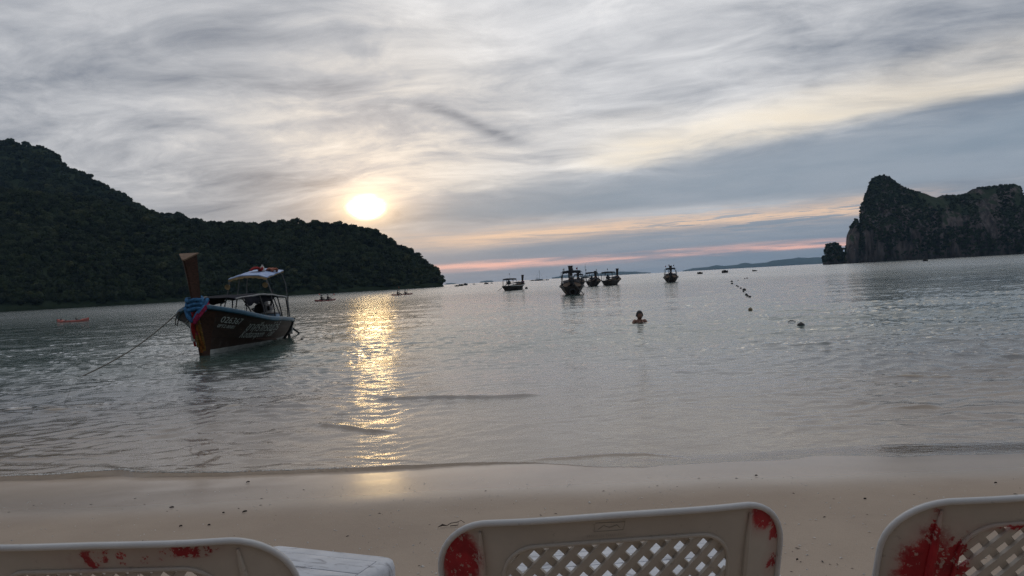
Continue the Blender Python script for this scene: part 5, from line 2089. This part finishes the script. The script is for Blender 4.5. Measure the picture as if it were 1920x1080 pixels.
zt = SEAT + BACK * 0.965
plastic_chair(1142, 1.035, R(2.5), [(-0.228, zt - 0.075, 0.034, 0.058, 0.95), (0.222, zt - 0.030, 0.026, 0.036, 0.92), (0.246, zt - 0.06, 0.014, 0.05, 0.45), (0.246, zt - 0.12, 0.018, 0.028, 0.45)],
              'middle cream plastic chair with red paint on both top corners, seen from behind', True, -0.008)
plastic_chair(205, 1.03, R(-5), [(0.055, zt - 0.022, 0.13, 0.020, 0.30), (-0.01, zt - 0.026, 0.035, 0.018, 0.55), (0.13, zt - 0.018, 0.05, 0.014, 0.5)],
              'left cream plastic chair with faint red smears along its top edge')
plastic_chair(2024, 1.03, R(3), [(-0.203, zt - 0.135, 0.040, 0.085, 0.92), (-0.200, zt - 0.08, 0.012, 0.07, 0.6), (-0.168, zt - 0.12, 0.030, 0.07, 0.62), (-0.10, zt - 0.050, 0.06, 0.008, 0.45)],
              'right cream plastic chair cut by the frame edge with a big red paint patch', False, -0.012)


def table_material(name):
    m, N, out = material(name)
    b = N.new('ShaderNodeBsdfPrincipled')
    p = N.obj()
    x, y, z = N.sep(p)
    n1 = N.noise(p, 5.0, 5, 0.65)
    g = N.noise(N.vec(x * 5.0, y * 22.0, z * 5.0), 1.8, 6, 0.7, 0.8)
    col = N.mix(N.smooth(n1, 0.3, 0.7), (0.50, 0.51, 0.54), (0.66, 0.67, 0.70))
    col = N.mix(N.smooth(g, 0.52, 0.68) * 0.75, col, (0.20, 0.185, 0.19))
    sc = N.noise(N.vec(x * 10.0 + y * 6.0, y * 70.0 - x * 30.0, 0.0), 1.0, 3, 0.6)
    col = N.mix(N.smooth(sc, 0.66, 0.70) * 0.8, col, (0.12, 0.12, 0.14))
    rs = N.noise(p, 9.0, 3, 0.6)
    col = N.mix(N.smooth(rs, 0.72, 0.76), col, (0.30, 0.06, 0.03))
    N.put(b.inputs['Base Color'], col)
    N.put(b.inputs['Roughness'], N.lin(g, 0.3, 0.7, 0.4, 0.75))
    bn = N.new('ShaderNodeBump')
    bn.inputs['Strength'].default_value = 0.3
    bn.inputs['Distance'].default_value = 0.002
    N.put(bn.inputs['Height'], g)
    N.put(b.inputs['Normal'], bn.outputs[0])
    N.t.links.new(b.outputs[0], out.inputs['Surface'])
    return m


M_TABLE = table_material('scuffed_white_table')
M_SEAM = simple('dark_panel_joint', (0.10, 0.10, 0.105), 0.8, 0.3, 20)


def low_table(corner, side_dir, w, d, ztop, label):
    """corner: far right corner of the top (x, y); side_dir: angle of the far edge; top made of moulded panels with open joints"""
    r = empty('low_table', (corner[0], corner[1], 0), side_dir)
    zg = float(sand_z(np.array(corner[0]), np.array(corner[1]))) - 0.02
    r.location.z = zg
    h = ztop - zg
    tag(r, label, 'table', 'scuffed white tables in front of the chairs')
    # local: far edge runs along -x from the corner, depth along -y
    b = 0.045
    MB().box((-w / 2, -d / 2, h - 0.016), (w - 0.03, d - 0.03, 0.018)).build('table_frame', M_SEAM, r)
    def slab(x0, x1, y0, y1, nm='top_panel'):
        MB().box(((x0 + x1) / 2, (y0 + y1) / 2, h - 0.004), (x1 - x0 - 0.003, y1 - y0 - 0.003, 0.010)).build(nm, M_TABLE, r, bevel=0.0025)
    n = max(3, int(round((d - 2 * b) / 0.085)))
    for k in range(n):
        y1 = -b - (d - 2 * b) * k / n
        slab(-w + b, -b, y1 - (d - 2 * b) / n, y1)
    # rounded rim
    rad = 0.045
    out = []
    for (cx, cy, a0) in ((-rad, -rad, 0), (-w + rad, -rad, 90), (-w + rad, -d + rad, 180), (-rad, -d + rad, 270)):
        for i in range(7):
            t = R(a0 + 15 * i)
            out.append((cx + rad * math.cos(t), cy + rad * math.sin(t), math.cos(t), math.sin(t)))
    rows = []
    for (x, y, nx, ny) in out + [out[0]]:
        ix, iy = min(max(x, -w + b), -b), min(max(y, -d + b), -b)
        rows.append([(ix, iy, h - 0.012), (ix, iy, h), (x - nx * 0.016, y - ny * 0.016, h + 0.002), (x - nx * 0.004, y - ny * 0.004, h - 0.004), (x, y, h - 0.018), (x, y, h - 0.055), (x - nx * 0.006, y - ny * 0.006, h - 0.055)])
    MB().grid(rows).build('table_rim', M_TABLE, r, angle=60)
    for sx in (-0.06, -w + 0.06):
        for sy in (-0.06, -d + 0.06):
            mb = MB()
            mb.tube([(sx, sy, h - 0.02), (sx * 1.02, sy * 1.02, h * 0.5), (sx * 1.04, sy * 1.04, 0.0)], [0.030, 0.026, 0.022], 10)
            mb.build('leg', M_TABLE, r)
    return r


ZT = 0.80
c1 = on_level(752, 1044, ZT)
c0 = on_level(512, 1019, ZT)
low_table((c1.x, c1.y), math.atan2(c1.y - c0.y, c1.x - c0.x), (c1 - c0).length, 0.42, ZT, 'small scuffed white table beside the left chair')
c1 = on_level(1392, 1002, ZT)
low_table((c1.x, c1.y), R(2), 0.62, 0.46, ZT, 'scuffed white table seen through the lattice of the middle chair')

# ------------------------------------------------------------------ litter on the sand
M_DRY = simple('dry_leaf', (0.035, 0.026, 0.020), 0.8, 0.5, 40)
M_SHELL = simple('shell', (0.62, 0.58, 0.52), 0.5, 0.3, 60)


def ground(px, py):
    """sight line down to the sloping sand"""
    p = on_level(px, py, 0.1)
    for _ in range(12):
        p = on_level(px, py, float(sand_z(np.array(p.x), np.array(p.y))))
    return p


def leaf_bit(px, py, size_px, label, rz=None):
    p = ground(px, py)
    s = size_px * p.y / FPX
    P = []
    for i in range(7):
        f = i / 6
        w = 0.30 * math.sin(math.pi * (0.05 + 0.9 * f)) * s
        P.append([(s * (f - 0.5), -w, 0.010 + 0.10 * s * math.sin(f * 3)), (s * (f - 0.5), 0, 0.006 + 0.05 * s * f), (s * (f - 0.5), w, 0.012 + 0.12 * s * math.sin(f * 2.4))])
    o = MB().sheet(P, 0.0015, n=(0, 0, 1)).build('dead_leaf', M_DRY, loc=(p.x, p.y, p.z), rot=(0, 0, random.uniform(-0.5, 0.5) if rz is None else rz))
    tag(o, label, 'leaf', 'dead leaves on the sand')
    return o


leaf_bit(465, 906, 7, 'small dark leaf on the wet sand above the left chair')
leaf_bit(322, 954, 9, 'dark curled leaf on the sand above the left chair')
leaf_bit(459, 962, 9, 'dark leaf right of the curled leaf on the sand')
leaf_bit(419, 964, 6, 'thin dark leaf between the two larger leaves')
leaf_bit(339, 989, 6, 'dark leaf scrap close above the left chair rim')
leaf_bit(392, 987, 6, 'leaf scrap above the right end of the left chair')
leaf_bit(1418, 894, 5, 'dark speck of leaf on the wet sand at the right')
leaf_bit(1622, 938, 5, 'dark leaf speck on the sand left of the right chair')
leaf_bit(1867, 908, 5, 'dark leaf speck above the right chair')
leaf_bit(1495, 1053, 5, 'dark leaf speck on the sand between middle and right chairs')
p = ground(850, 988)
r_ = empty('twig', (p.x, p.y, p.z + 0.006), 0.15)
tag(r_, 'dark twig with a curled strip on the sand left of the middle chair', 'twig')
k_ = p.y / FPX
MB().tube([(-29 * k_, 0, 0.002), (-20 * k_, 0.006, 0.010), (-12 * k_, 0.004, 0.004)], [0.001, 0.006, 0.002], 6).build('bark_chip', M_DRY, r_)
MB().tube([(-12 * k_, 0.004, 0.004), (-4 * k_, 0.02, 0.010), (10 * k_, 0.024, 0.012), (9 * k_, -0.006, 0.004), (-6 * k_, -0.004, 0.003)], 0.0022, 6).build('curl', M_DRY, r_)
MB().tube([(6 * k_, 0.02, 0.010), (16 * k_, 0.034, 0.016), (22 * k_, 0.02, 0.004)], 0.0015, 6).build('stalk', M_DRY, r_)

# shell crumbs and grit, far too many to tell apart
mb = MB()
rg = random.Random(21)
for k in range(900):
    px, py = rg.uniform(-60, 1980), 892 + 190 * rg.random() ** 1.2
    p = ground(px, py)
    if p.y > 5.7:
        continue
    s = rg.choice((0.0025, 0.003, 0.004, 0.006)) * (1.0 if rg.random() < 0.95 else 1.6)
    a = rg.uniform(0, 6.28)
    M3 = Matrix.Rotation(a, 3, 'Z') @ Matrix.Rotation(rg.uniform(-0.5, 0.5), 3, 'X')
    pts = [M3 @ Vector(v) * s + p + Vector((0, 0, 0.002)) for v in ((-1.2, -0.5, 0), (0.9, -0.7, 0.1), (1.3, 0.4, 0), (-0.6, 0.8, 0.1), (0.1, 0, 0.7))]
    mb.add(pts, [(0, 1, 4), (1, 2, 4), (2, 3, 4), (3, 0, 4)])
o = mb.build('shell_crumbs', M_SHELL, smooth=False)
tag(o, 'scattered pale shell crumbs on the sand', kind='stuff')
mb = MB()
for k in range(220):
    px, py = rg.uniform(-60, 1980), 892 + 190 * rg.random()
    p = ground(px, py)
    if p.y > 5.6:
        continue
    s = rg.choice((0.002, 0.003, 0.004, 0.007))
    M3 = Matrix.Rotation(rg.uniform(0, 6.28), 3, 'Z')
    pts = [M3 @ Vector(v) * s + p + Vector((0, 0, 0.002)) for v in ((-1.8, -0.4, 0), (1.6, -0.3, 0.1), (1.2, 0.4, 0), (-1.0, 0.5, 0.1), (0.1, 0, 0.5))]
    mb.add(pts, [(0, 1, 4), (1, 2, 4), (2, 3, 4), (3, 0, 4)])
o = mb.build('dark_grit', M_DRY, smooth=False)
tag(o, 'scattered dark plant grit on the sand', kind='stuff')

# foam beads along the edge of the swash
m, N, out = material('sea_foam')
b = N.new('ShaderNodeBsdfPrincipled')
N.put(b.inputs['Base Color'], N.mix(N.noise(N.pos(), 60.0, 3, 0.6), (0.48, 0.44, 0.40), (0.78, 0.76, 0.72)))
b.inputs['Roughness'].default_value = 0.5
N.t.links.new(b.outputs[0], out.inputs['Surface'])
mb = MB()
ico = bmesh.new()
bmesh.ops.create_icosphere(ico, subdivisions=1, radius=1.0)
IV = [Vector(v.co) for v in ico.verts]
IF = [tuple(v.index for v in f.verts) for f in ico.faces]
ico.free()
for k in range(3000):
    px = rg.uniform(-80, 1990)
    dens = 1.0 if px < 440 else (0.45 if px < 640 else 0.0)
    if rg.random() > dens:
        continue
    x = on_level(px, 884).x
    y = float(lip_y(x)) + abs(rg.gauss(0, 0.018)) + 0.01
    x += rg.uniform(-0.02, 0.02)
    z = max(float(sand_z(np.array(x), np.array(y))) + 0.008, 0.0)
    s = rg.uniform(0.002, 0.008) * (1.4 if rg.random() < 0.06 else 1)
    mb.add([Vector((x + v.x * s * 1.6, y + v.y * s, z + v.z * s * 0.7)) for v in IV], IF)
o = mb.build('swash_foam', m)
tag(o, 'thin line of foam along the edge of the swash', kind='stuff')
